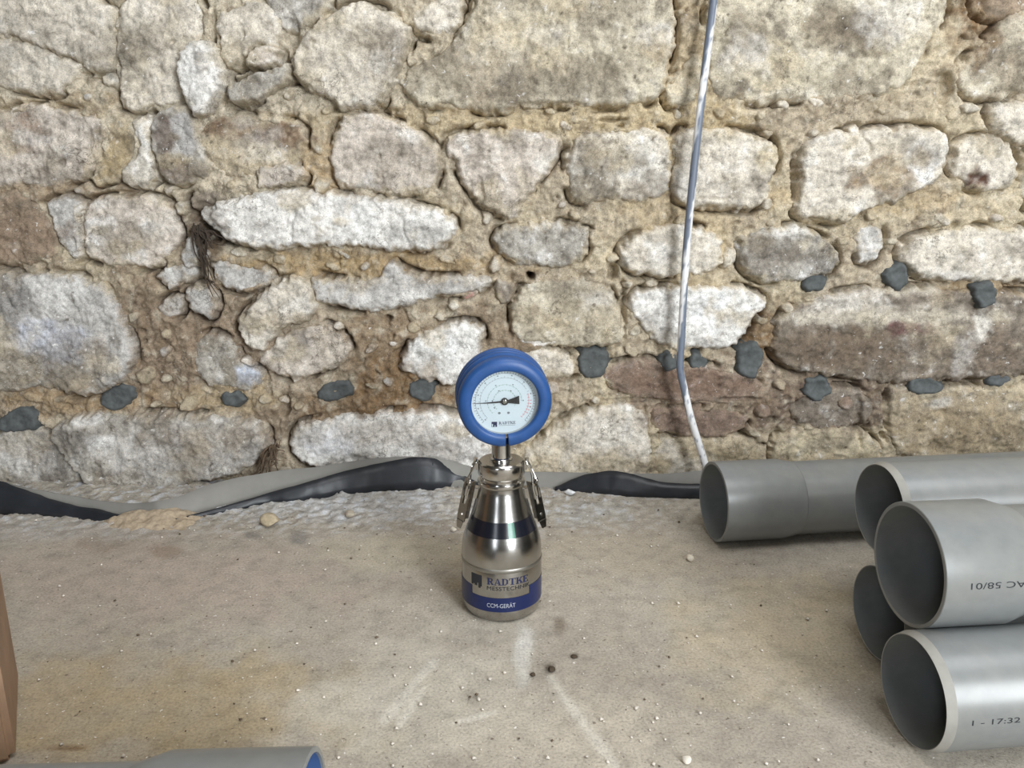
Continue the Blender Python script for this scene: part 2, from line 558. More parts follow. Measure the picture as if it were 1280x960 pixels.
# outlines are given where the stones stand in the photograph's frame: (kind, height mm, grime, lime, outline)
STONES = [
    ('C', 14, .2, .3, [(-40, 52), (0, 50), (38, 55), (62, 69), (91, 75), (98, 100), (65, 118), (25, 110), (-40, 96)]),
    ('C', 20, .15, .3, [(-40, -40), (75, -30), (135, 10), (141, 28), (138, 84), (125, 92), (95, 74), (62, 63), (38, 49), (-40, 40)]),
    ('C', 13, .35, .2, [(145, 28), (165, -20), (235, -25), (258, 28), (248, 52), (226, 58), (222, 95), (227, 120), (220, 130), (195, 128), (175, 140), (152, 130), (145, 100), (142, 60)]),
    ('W', 40, .12, .4, [(226, 62), (262, 49), (275, 75), (282, 96), (268, 138), (250, 146), (238, 128), (232, 110), (227, 85)]),
    ('G', 34, .45, .3, [(288, 108), (345, 86), (361, 80), (364, 104), (330, 118), (300, 131), (288, 122)]),
    ('C', 22, .3, .3, [(268, 22), (300, 2), (338, 4), (350, 38), (346, 52), (318, 60), (297, 82), (282, 80), (272, 50)]),
    ('P', 30, .2, .3, [(312, 64), (350, 57), (345, 82), (322, 84), (311, 78)]),
    ('G', 16, .6, .2, [(325, -25), (412, -25), (406, 16), (372, 40), (352, 34), (338, 12)]),
    ('C', 30, .18, .35, [(372, 62), (384, 41), (409, 19), (444, 5), (475, 9), (503, 25), (512, 47), (503, 72), (491, 103), (469, 134), (434, 136), (406, 118), (376, 103), (367, 86)]),
    ('C', 14, .3, .25, [(515, 25), (530, 8), (560, -12), (577, 0), (572, 25), (548, 42), (521, 40)]),
    ('Y', 20, .5, .3, [(582, 36), (600, -30), (836, -30), (842, 40), (836, 80), (828, 122), (760, 132), (680, 128), (615, 137), (585, 133), (545, 128), (525, 134), (510, 120), (499, 100), (525, 80), (560, 62)]),
    ('Y', 10, .25, .1, [(836, 104), (850, 94), (864, 66), (880, 70), (876, 122), (852, 132), (834, 128)]),
    ('Y', 16, .6, .25, [(890, -30), (1192, -30), (1182, 22), (1152, 68), (1136, 104), (1090, 119), (1000, 122), (930, 126), (890, 121), (884, 60)]),
    ('Y', 15, .45, .2, [(1222, 62), (1262, 22), (1322, 12), (1322, 108), (1244, 122), (1204, 114), (1196, 92)]),
    ('B', 8, .5, .1, [(1226, -30), (1322, -30), (1322, 2), (1272, 10), (1240, 24), (1222, 6)]),
    # second course
    ('P', 12, .45, .3, [(-40, 152), (40, 131), (75, 138), (130, 148), (126, 188), (96, 224), (40, 234), (-40, 226)]),
    ('T', 9, .5, .05, [(136, 141), (164, 146), (171, 190), (150, 218), (106, 232), (130, 196)]),
    ('W', 20, .05, .3, [(166, 151), (180, 148), (185, 165), (187, 190), (195, 212), (190, 227), (166, 234), (152, 219), (158, 206), (173, 195), (175, 176), (167, 163)]),
    ('G', 24, .6, .3, [(187, 152), (204, 136), (228, 131), (240, 150), (252, 190), (263, 215), (248, 225), (210, 228), (195, 206), (187, 176)]),
    ('T', 10, .5, .1, [(246, 157), (280, 142), (325, 149), (376, 155), (381, 185), (366, 208), (330, 208), (290, 220), (268, 212), (252, 185)]),
    ('P', 26, .1, .5, [(321, 212), (345, 206), (372, 210), (382, 222), (365, 231), (326, 234)]),
    ('P', 17, .35, .35, [(419, 160), (440, 143), (480, 146), (520, 165), (545, 186), (550, 205), (538, 240), (490, 240), (445, 233), (421, 228), (412, 200)]),
    ('P', 20, .4, .35, [(554, 176), (580, 166), (620, 166), (660, 161), (700, 171), (701, 185), (672, 224), (655, 248), (640, 274), (602, 260), (584, 230), (566, 200)]),
    ('C', 19, .6, .4, [(712, 182), (740, 166), (796, 162), (834, 166), (838, 200), (834, 246), (800, 251), (760, 246), (720, 255), (708, 226)]),
    ('C', 19, .3, .35, [(842, 166), (880, 160), (958, 170), (972, 190), (968, 215), (954, 261), (900, 259), (864, 255), (842, 246), (846, 205)]),
    ('C', 26, .35, .4, [(1001, 190), (1016, 173), (1060, 166), (1110, 161), (1168, 161), (1184, 180), (1180, 214), (1160, 234), (1120, 250), (1080, 262), (1050, 278), (1012, 273), (993, 264), (1001, 236)]),
    ('C', 16, .3, .3, [(1196, 182), (1225, 171), (1258, 176), (1274, 200), (1268, 229), (1240, 239), (1207, 230), (1191, 210)]),
    ('C', 14, .3, .3, [(1240, 130), (1322, 128), (1322, 168), (1282, 176), (1248, 160)]),
    ('Y', 14, .3, .3, [(1284, 190), (1322, 180), (1322, 262), (1290, 264), (1278, 236)]),
    # third course
    ('B', 12, .5, .15, [(-40, 248), (30, 241), (54, 262), (71, 300), (69, 320), (30, 330), (-40, 325)]),
    ('L', 18, .25, .3, [(55, 256), (75, 246), (97, 249), (99, 270), (99, 321), (90, 325), (75, 300)]),
    ('P', 16, .3, .4, [(104, 256), (140, 246), (204, 249), (215, 266), (225, 300), (205, 325), (176, 335), (130, 330), (105, 318)]),
    ('W', 30, .25, .5, [(245, 266), (262, 259), (290, 251), (335, 238), (400, 243), (480, 249), (550, 266), (572, 281), (560, 304), (520, 312), (460, 309), (400, 304), (350, 311), (312, 308), (286, 299), (266, 285)]),
    ('D', 12, .5, .1, [(236, 246), (260, 236), (284, 246), (272, 256), (250, 261), (240, 262)]),
    ('L', 20, .1, .6, [(233, 302), (250, 300), (249, 330), (230, 335), (225, 318)]),
    ('L', 14, .3, .6, [(192, 341), (220, 335), (245, 336), (240, 350), (210, 356)]),
    ('L', 10, .4, .3, [(262, 325), (300, 332), (338, 338), (330, 358), (300, 365), (272, 354)]),
    ('L', 22, .3, .55, [(389, 346), (430, 353), (474, 350), (485, 326), (505, 340), (540, 351), (600, 346), (614, 355), (576, 369), (530, 370), (500, 385), (460, 388), (420, 379), (398, 378), (393, 362)]),
    ('C', 30, .2, .4, [(327, 368), (345, 355), (372, 348), (385, 355), (396, 378), (388, 400), (362, 405), (345, 420), (325, 440), (305, 426), (298, 405), (310, 386)]),
    ('P', 16, .5, .3, [(346, 426), (370, 409), (410, 406), (437, 430), (429, 455), (400, 460), (372, 475), (350, 468), (326, 455), (330, 442)]),
    ('L', 24, .45, .5, [(-40, 342), (20, 346), (60, 343), (115, 351), (140, 370), (152, 400), (165, 440), (162, 468), (130, 488), (95, 494), (60, 480), (20, 487), (-40, 490)]),
    ('G', 14, .5, .5, [(246, 430), (265, 416), (290, 431), (300, 455), (330, 466), (324, 484), (290, 487), (256, 480), (241, 460)]),
    ('L', 14, .2, .5, [(205, 376), (222, 373), (225, 390), (209, 399), (200, 390)]),
    ('L', 17, .2, .6, [(233, 361), (257, 357), (269, 375), (262, 400), (246, 392), (236, 378)]),
    ('W', 24, .15, .8, [(500, 456), (515, 426), (550, 409), (590, 403), (604, 415), (600, 440), (586, 478), (560, 480), (530, 472), (508, 467)]),
    ('G', 20, .5, .45, [(618, 296), (640, 283), (690, 279), (734, 286), (736, 305), (720, 330), (690, 335), (650, 330), (622, 314)]),
    ('Y', 17, .45, .3, [(641, 376), (656, 356), (700, 349), (750, 351), (762, 366), (775, 395), (784, 420), (745, 436), (690, 431), (646, 424), (641, 400)]),
    ('C', 24, .25, .5, [(776, 312), (800, 289), (845, 281), (888, 290), (904, 310), (899, 335), (860, 343), (800, 343), (779, 332)]),
    ('W', 24, .3, .6, [(786, 381), (801, 363), (850, 361), (900, 359), (944, 366), (957, 379), (940, 396), (930, 420), (914, 434), (870, 435), (830, 431), (811, 420), (803, 405)]),
    ('G', 24, .6, .5, [(921, 302), (945, 291), (985, 283), (1015, 291), (1044, 310), (1047, 334), (1020, 349), (975, 350), (946, 349), (927, 330)]),
    ('L', 16, .3, .4, [(1071, 286), (1100, 281), (1104, 305), (1090, 329), (1076, 324)]),
    ('C', 20, .3, .4, [(1126, 311), (1150, 296), (1200, 286), (1280, 286), (1322, 291), (1322, 345), (1250, 352), (1180, 351), (1136, 339)]),
    # fourth course
    ('D', 22, .6, .35, [(968, 416), (986, 386), (1040, 369), (1120, 362), (1200, 362), (1322, 372), (1322, 464), (1200, 474), (1110, 478), (1040, 468), (986, 460), (965, 440)]),
    ('R', 14, .5, .12, [(746, 466), (790, 451), (840, 456), (900, 461), (950, 478), (945, 500), (880, 506), (820, 501), (780, 491)]),
    ('C', 14, .3, .5, [(632, 446), (660, 438), (690, 440), (718, 456), (715, 471), (690, 474), (655, 465)]),
    ('W', 15, .1, .8, [(648, 424), (672, 419), (700, 424), (690, 431), (652, 432)]),
    ('C', 22, .35, .45, [(672, 556), (690, 540), (722, 518), (775, 506), (808, 513), (812, 545), (812, 580), (800, 604), (690, 606), (640, 600), (650, 570)]),
    ('R', 10, .4, .1, [(814, 509), (870, 513), (940, 516), (926, 540), (880, 548), (830, 541), (816, 530)]),
    ('T', 10, .5, .2, [(818, 548), (880, 552), (936, 548), (960, 570), (950, 612), (822, 612)]),
    ('T', 13, .5, .3, [(965, 556), (1000, 534), (1080, 542), (1102, 562), (1086, 612), (968, 612)]),
    ('T', 15, .5, .3, [(1108, 486), (1150, 486), (1200, 491), (1322, 482), (1322, 570), (1150, 574), (1112, 566)]),
    ('D', 9, .5, .2, [(988, 500), (1040, 486), (1090, 491), (1095, 528), (1040, 538), (992, 526)]),
    ('G', 14, .5, .4, [(-40, 562), (0, 541), (48, 532), (70, 560), (93, 575), (100, 612), (60, 618), (-40, 612)]),
    ('G', 30, .55, .45, [(62, 537), (110, 516), (180, 521), (260, 521), (318, 526), (335, 546), (325, 576), (280, 594), (232, 604), (200, 616), (150, 616), (110, 602), (86, 570)]),
    ('W', 20, .3, .6, [(362, 546), (380, 529), (430, 523), (500, 516), (562, 516), (600, 540), (625, 575), (600, 592), (520, 590), (460, 588), (400, 586), (368, 572)]),
]

# soils, stains and limewash: (px, py, rx, ry, colour, strength), in the photograph's frame
sBR, sDG, sWH, sTN, sBL = lin(118, 92, 70), lin(112, 106, 98), lin(236, 234, 230), lin(190, 168, 130), lin(196, 200, 212)
STAINS = [
    (355, 168, 34, 16, lin(104, 78, 60), .75), (285, 160, 34, 16, lin(112, 86, 66), .7), (160, 58, 28, 40, lin(164, 160, 146), .6),
    (205, 175, 12, 28, lin(110, 98, 90), .8), (215, 215, 30, 14, lin(120, 104, 86), .7), (232, 165, 16, 30, lin(186, 184, 182), .8),
    (25, 165, 26, 26, sBR, .55), (70, 195, 24, 12, sDG, .35), (140, 195, 26, 36, lin(168, 148, 110), .6),
    (640, 95, 48, 26, lin(140, 132, 116), .8), (815, 52, 34, 26, lin(148, 138, 118), .7), (735, 85, 60, 18, lin(160, 150, 130), .5),
    (930, 60, 44, 38, lin(148, 140, 120), .65), (1040, 100, 60, 20, lin(160, 152, 132), .5), (1090, 45, 36, 26, lin(150, 138, 116), .55),
    (1225, 42, 26, 44, lin(110, 86, 58), .75), (1265, 88, 40, 26, lin(120, 108, 92), .6), (1195, 75, 14, 30, lin(118, 92, 60), .6),
    (740, 222, 30, 34, lin(120, 112, 98), .85), (858, 220, 26, 30, lin(170, 166, 158), .4), (795, 200, 34, 22, lin(214, 212, 206), .7),
    (1105, 220, 32, 26, lin(140, 118, 90), .75), (1152, 205, 18, 26, sWH, .9), (1150, 200, 12, 14, lin(206, 192, 172), .9),
    (1222, 222, 14, 12, lin(92, 66, 54), .95), (965, 195, 18, 18, lin(178, 162, 126), .6),
    (960, 320, 34, 24, lin(130, 122, 112), .7), (1030, 335, 22, 16, lin(130, 126, 120), .6),
    (455, 265, 16, 36, lin(206, 206, 204), .5), (520, 290, 40, 12, lin(150, 148, 142), .6), (440, 280, 30, 20, sWH, .5),
    (60, 430, 50, 26, sBL, .7), (75, 360, 30, 18, sWH, .55), (130, 455, 22, 12, lin(216, 206, 188), .9), (10, 380, 30, 34, lin(140, 136, 132), .7),
    (90, 475, 70, 10, lin(140, 134, 126), .6), (312, 470, 14, 12, lin(214, 222, 236), .95), (370, 430, 26, 16, lin(140, 136, 132), .6),
    (420, 440, 22, 26, lin(190, 180, 164), .5), (555, 440, 34, 24, lin(240, 240, 238), .8), (890, 385, 36, 20, lin(242, 242, 240), .85),
    (838, 405, 20, 26, lin(226, 224, 218), .6), (700, 400, 60, 20, lin(160, 146, 122), .55), (740, 400, 40, 36, lin(182, 172, 152), .4),
    (1110, 395, 130, 12, lin(206, 198, 182), .75), (1110, 355, 60, 14, lin(206, 198, 182), .6), (1060, 375, 40, 14, lin(220, 214, 204), .7),
    (1130, 410, 28, 9, lin(104, 74, 74), .9), (1050, 435, 110, 26, lin(118, 104, 88), .65), (1230, 440, 50, 30, lin(128, 114, 98), .5),
    (1228, 405, 10, 14, lin(224, 218, 208), .85), (1200, 440, 12, 24, lin(196, 192, 186), .55),
    (865, 480, 70, 16, lin(120, 99, 85), .7), (880, 525, 60, 14, lin(130, 111, 100), .5), (640, 490, 60, 30, lin(126, 108, 92), .3),
    (755, 540, 40, 18, lin(222, 216, 206), .7), (740, 580, 70, 16, lin(186, 168, 136), .5), (410, 552, 40, 16, lin(234, 234, 236), .85),
    (560, 560, 50, 24, lin(176, 172, 168), .6), (480, 540, 50, 14, lin(196, 188, 178), .5), (250, 565, 80, 26, lin(178, 174, 170), .5),
    (165, 560, 40, 16, lin(206, 202, 196), .6), (130, 548, 16, 8, sWH, .85), (70, 580, 16, 26, lin(92, 84, 76), .7), (100, 545, 40, 12, lin(116, 110, 104), .6),
    (50, 575, 26, 16, lin(200, 196, 190), .5), (260, 540, 60, 8, lin(190, 182, 172), .6), (20, 505, 80, 10, lin(164, 142, 112), .6),
    (25, 300, 50, 30, lin(140, 120, 102), .5), (120, 285, 20, 14, sWH, .6), (185, 285, 12, 10, sWH, .6), (170, 320, 14, 8, sWH, .6),
    (475, 75, 10, 14, lin(238, 234, 226), .8), (455, 50, 26, 20, lin(214, 204, 186), .5), (245, 95, 10, 18, sWH, .7),
    (1040, 560, 60, 16, lin(206, 194, 166), .6), (1190, 540, 80, 22, lin(176, 158, 126), .4), (585, 370, 8, 6, lin(206, 90, 90), .5),
    (1210, 530, 110, 36, lin(150, 134, 110), .6), (885, 582, 70, 26, lin(150, 135, 108), .6), (1030, 590, 70, 20, lin(148, 132, 106), .6), (1060, 440, 60, 22, lin(112, 98, 84), .6), (1250, 440, 40, 26, lin(120, 106, 92), .5),
    (595, 190, 10, 30, lin(140, 130, 120), .5), (645, 180, 14, 12, lin(140, 130, 118), .5), (690, 205, 14, 10, lin(196, 186, 166), .4),
]
# mortar soils
SOILS = [
    (200, 420, 70, 80, lin(140, 122, 103), .85), (300, 400, 60, 60, lin(142, 124, 105), .7), (480, 430, 70, 40, lin(146, 126, 102), .8),
    (500, 490, 60, 40, lin(140, 112, 80), .85), (420, 510, 60, 20, lin(140, 116, 88), .7), (330, 540, 40, 40, lin(146, 130, 112), .8),
    (620, 460, 60, 70, lin(138, 120, 100), .7), (650, 400, 26, 60, lin(140, 122, 102), .6), (960, 420, 36, 40, lin(126, 102, 74), .85),
    (900, 500, 120, 40, lin(122, 102, 88), .7), (1050, 510, 90, 40, lin(112, 96, 84), .85), (1180, 470, 100, 14, lin(116, 98, 80), .8),
    (250, 285, 36, 40, lin(96, 82, 68), .8), (280, 290, 30, 20, lin(90, 76, 62), .8), (100, 500, 120, 18, lin(160, 136, 104), .7),
    (40, 240, 120, 16, lin(150, 130, 106), .7), (290, 500, 60, 20, lin(176, 158, 128), .8), (1240, 20, 40, 50, lin(118, 90, 58), .8),
    (400, 210, 26, 50, lin(176, 152, 116), .7), (640, 148, 260, 18, lin(188, 168, 130), .5), (1240, 360, 60, 16, lin(140, 116, 84), .7),
    (60, 130, 70, 18, lin(182, 164, 134), .6), (470, 330, 160, 16, lin(178, 154, 116), .8), (0, 330, 60, 16, lin(164, 150, 134), .5),
    (60, 590, 140, 30, lin(132, 122, 112), .7), (860, 190, 60, 200, lin(190, 168, 128), .4), (1090, 250, 120, 20, lin(190, 168, 130), .5),
]


def apply_blobs(col, P, Q, X, Z, blobs):
    wx, wz, tx = MAPS['wx'](X, Z), MAPS['wz'](X, Z), MAPS['n3'](X, Z)
    for (bx, by, rx, ry, c, s) in blobs:
        sel = (np.abs(P - bx) < rx * 2.4) & (np.abs(Q - by) < ry * 2.4)
        if not sel.any():
            continue
        u = (P[sel] - bx) / rx + 0.75 * wx[sel]
        v = (Q[sel] - by) / ry + 0.75 * wz[sel]
        k = s * sstep(1.45, 0.65, np.sqrt(u * u + v * v))
        k = (k * (0.95 + 0.5 * tx[sel])).clip(0, 1)[:, None]
        col[sel] = col[sel] * (1 - k) + c * k
    return col


class Map:
    """a noise field sampled once on a lattice over the wall and looked up bilinearly"""
    S = 0.003

    def __init__(self, arr):
        self.a = arr

    def __call__(self, X, Z):
        u = np.clip((np.asarray(X) + 1.35) / self.S, 0, self.a.shape[1] - 1.001)
        v = np.clip((np.asarray(Z) + 0.08) / self.S, 0, self.a.shape[0] - 1.001)
        i, j = u.astype(int), v.astype(int)
        fu, fv = u - i, v - j
        if self.a.ndim == 3:
            fu, fv = fu[..., None], fv[..., None]
        A = self.a
        return (A[j, i] * (1 - fu) + A[j, i + 1] * fu) * (1 - fv) + (A[j + 1, i] * (1 - fu) + A[j + 1, i + 1] * fu) * fv


_gx, _gz = np.meshgrid(np.arange(-1.35, 1.36, Map.S), np.arange(-.08, 1.12, Map.S))
MAPS = {k: Map(fbm(_gx, _gz, f, o, sd)) for k, f, o, sd in (('wx', 28, 4, 91), ('wz', 28, 4, 92), ('n1', 18, 4, 21), ('n2', 46, 4, 22), ('n3', 120, 3, 23), ('dust', 9, 4, 24), ('hx', 60, 3, 71), ('hz', 60, 3, 72))}


def px_poly(poly):
    return np.array([on_wall(a, b) for a, b in poly])


GROW = 0.0045
OUT = []
rst = random.Random(77)
for (k, h, gr, li, poly) in STONES:
    pa = np.array(poly, float)
    lo_, hi_ = pa.min(0), pa.max(0)
    sz = min(hi_ - lo_)
    n_st = 0 if k in 'DRB' else 2 + int((hi_[0] - lo_[0]) * (hi_[1] - lo_[1]) / 5000)
    for _ in range(n_st):
        q_ = rst.uniform(.10, .26) * sz
        tone = rst.choice([(lin(120, 110, 96), .7 * min(1, .3 + gr)), (lin(142, 132, 116), .7 * min(1, .4 + gr)), (lin(232, 229, 223), .7 * min(1, .35 + li)), (lin(190, 176, 148), .5)])
        STAINS.append((rst.uniform(lo_[0], hi_[0]), rst.uniform(lo_[1], hi_[1]), q_ * rst.uniform(.8, 2.0), q_ * rst.uniform(.5, 1.1), tone[0], tone[1]))
    OUT.append((k, h / 1000.0 * (1 if h > 29 else .82), gr, li, chaikin(px_poly(poly), 1)))
# the wall goes on in the same way outside the frame
r2 = random.Random(3)
for side in (-1, 1):
    zrow = 0.03
    while zrow < 1.05:
        hrow = r2.uniform(0.09, 0.14)
        x = 0.99 if zrow < 0.45 else 0.93
        x += r2.uniform(0, 0.02)
        while x < 1.30:
            w = r2.uniform(0.10, 0.2)
            cx, cz = side * (x + w / 2), zrow + hrow / 2
            pts = []
            for i in range(11):
                a = 2 * math.pi * i / 11
                q = 1.0 / max(abs(math.cos(a)) ** 4 + abs(math.sin(a)) ** 4, 1e-3) ** 0.25
                pts.append((cx + math.cos(a) * q * w * 0.46 * r2.uniform(.9, 1.02), cz + math.sin(a) * q * hrow * 0.44 * r2.uniform(.88, 1.02)))
            OUT.append((r2.choice('CPYLG'), r2.uniform(.01, .024), .4, .35, chaikin(pts, 1)))
            x += w + r2.uniform(0.012, 0.03)
        zrow += hrow + r2.uniform(0.01, 0.02)
x = -0.92
while x < 0.9:
    w = r2.uniform(0.12, 0.24)
    hh = r2.uniform(0.09, 0.14)
    cx, cz = x + w / 2, 0.885 + hh / 2
    pts = []
    for i in range(11):
        a = 2 * math.pi * i / 11
        q = 1.0 / max(abs(math.cos(a)) ** 4 + abs(math.sin(a)) ** 4, 1e-3) ** 0.25
        pts.append((cx + math.cos(a) * q * w * 0.46 * r2.uniform(.9, 1.02), cz + math.sin(a) * q * hh * 0.44 * r2.uniform(.88, 1.02)))
    OUT.append((r2.choice('CCYP'), r2.uniform(.01, .024), .35, .35, chaikin(pts, 1)))
    x += w + r2.uniform(0.012, 0.03)

PLUGS = [(22, 527, 27, 18, 0), (147, 498, 25, 15, -.25), (291, 500, 16, 12, 0), (420, 489, 26, 14, -.2), (525, 487, 20, 16, 0),
         (740, 455, 24, 24, .2), (838, 452, 16, 13, 0), (874, 452, 14, 13, 0), (938, 452, 18, 24, 0), (1018, 353, 19, 14, 0.2), (1122, 346, 17, 20, .3),
         (1228, 369, 17, 18, 0), (1022, 486, 18, 17, .2), (1157, 482, 24, 12, 0), (1247, 475, 16, 9, 0)]
HOLES = [(663, 345, 6, 5, .05), (768, 340, 7, 12, .025), (768, 149, 18, 3, .02), (1185, 110, 10, 20, .02), (700, 190, 4, 12, .02),
         (930, 445, 14, 26, .008), (268, 290, 20, 14, .022), (258, 262, 16, 12, .018), (700, 525, 10, 18, .008), (355, 510, 6, 16, .018), (1075, 520, 5, 36, .02),
         (1110, 512, 4, 30, .016), (925, 500, 30, 3, .016), (800, 502, 40, 3, .016), (600, 240, 6, 16, .015), (780, 380, 4, 40, .018), (996, 225, 4, 34, .016), (1072, 158, 12, 8, .014), (455, 138, 50, 4, .012), (830, 118, 4, 14, .02), (690, 130, 50, 3, .012), (1190, 192, 6, 16, .014), (1224, 222, 6, 5, .012), (75, 203, 6, 5, .02), (485, 398, 6, 4, .02), (365, 40, 8, 26, .02), (265, 35, 4, 26, .016), (110, 92, 26, 3, .014), (145, 100, 4, 26, .012), (1265, 118, 10, 8, .012)]


def hole_depth(P, Q, X, Z):
    d = np.zeros_like(P)
    wx, wz = MAPS['hx'](X, Z), MAPS['hz'](X, Z)
    for (hx, hy, rx, ry, dep) in HOLES:
        sel = (np.abs(P - hx) < rx * 2.2) & (np.abs(Q - hy) < ry * 2.2)
        if not sel.any():
            continue
        u = (P[sel] - hx) / rx + 0.5 * wx[sel]
        v = (Q[sel] - hy) / ry + 0.5 * wz[sel]
        d[sel] = np.maximum(d[sel], dep * sstep(1.25, 0.55, np.sqrt(u * u + v * v)))
    return d


def mortar_tint(X, Z, P, Q):
    a = fbm(X, Z, 7, 4, 31)
    b = fbm(X, Z, 45, 4, 33)
    c0 = lin(197, 184, 158)
    c1 = lin(182, 169, 148)
    k = sstep(-.4, .5, a)[..., None]
    col = c0 * (1 - k) + c1 * k
    lowleft = (sstep(220, 480, Q) * sstep(760, 420, P))[..., None] * .6
    col = col * (1 - lowleft) + lin(166, 153, 136) * lowleft
    upleft = (sstep(300, 200, Q) * sstep(640, 420, P))[..., None] * .7
    col = col * (1 - upleft) + lin(200, 190, 171) * upleft
    col = apply_blobs(col, P, Q, X, Z, SOILS)
    k = (sstep(.2, .65, b) * .5)[..., None]
    col = col * (1 - k) + lin(208, 199, 181) * k
    k = (sstep(-.15, -.6, b) * .5)[..., None]
    col = col * (1 - k) + lin(128, 110, 88) * k
    return col


# mortar bed: one continuous surface, fine where it can be seen
STEP = 0.0025
xs = np.concatenate([np.linspace(-2.5, -1.2, 14)[:-1], np.arange(-1.2, 1.2 + 1e-6, STEP), np.linspace(1.2, 2.5, 14)[1:]])
zs = np.concatenate([[-0.06], np.arange(-0.03, 0.96, STEP), np.linspace(0.963, 2.6, 20)])
wall_xs, wall_zs = xs, zs
XX, ZZ = np.meshgrid(xs, zs)
PP, QQ = wall_px(XX, ZZ)
near = np.full(XX.shape, -1.0)
for (k, h, gr, li, poly) in OUT:
    lo, hi = poly.min(0) - 0.04, poly.max(0) + 0.04
    i0, i1 = np.searchsorted(xs, (lo[0], hi[0]))
    j0, j1 = np.searchsorted(zs, (lo[1], hi[1]))
    if i1 <= i0 or j1 <= j0:
        continue
    near[j0:j1, i0:i1] = np.maximum(near[j0:j1, i0:i1], poly_sdf(XX[j0:j1, i0:i1], ZZ[j0:j1, i0:i1], poly) + GROW)
Xf, Zf, Pf, Qf = XX.ravel(), ZZ.ravel(), PP.ravel(), QQ.ravel()
nearf = near.ravel()
mh = 0.0065 * fbm(Xf, Zf, 16, 5, 1, .55) + 0.0036 * fbm(Xf, Zf, 70, 3, 2, .6) + 0.0014 * gnoise(Xf * 210, Zf * 210, 4) + 0.0035 * (np.floor(1.5 + 2.2 * fbm(Xf, Zf, 22, 4, 6)).clip(0, 3) - 1.5)
mh += 0.0065
crev = sstep(-.12, .25, fbm(Xf, Zf, 11, 3, 8))
mh -= 0.038 * crev * np.exp(-((nearf + 0.0025) / 0.0045) ** 2)
mh -= 0.010 * sstep(.80, .97, ridge(Xf, Zf, 14, 2, 15)) * sstep(.0, .4, fbm(Xf, Zf, 6, 2, 16))
mh -= hole_depth(Pf, Qf, Xf, Zf)
mh -= 0.03 * sstep(0.004, 0.02, nearf)
low = sstep(0.12, 0.0, Zf)
mh += 0.004 * low
cells = len(xs)
jj, ii = np.meshgrid(np.arange(len(zs) - 1), np.arange(len(xs) - 1), indexing='ij')
a = (jj * cells + ii).ravel()
quads = np.stack([a, a + 1, a + 1 + cells, a + cells], 1)
mcol = mortar_tint(Xf, Zf, Pf, Qf)
MAPS['mort'] = Map(mortar_tint(_gx.ravel(), _gz.ravel(), *[q.ravel() for q in wall_px(_gx, _gz)]).reshape(_gx.shape + (3,)))
wall = mesh_np('wall_back', np.stack([Xf, WALL_Y - mh, Zf], 1), quads, M_MORTAR, col=mcol)
tag(wall, 'rubble stone wall with sandy crumbling mortar behind everything', 'wall', kind='structure')


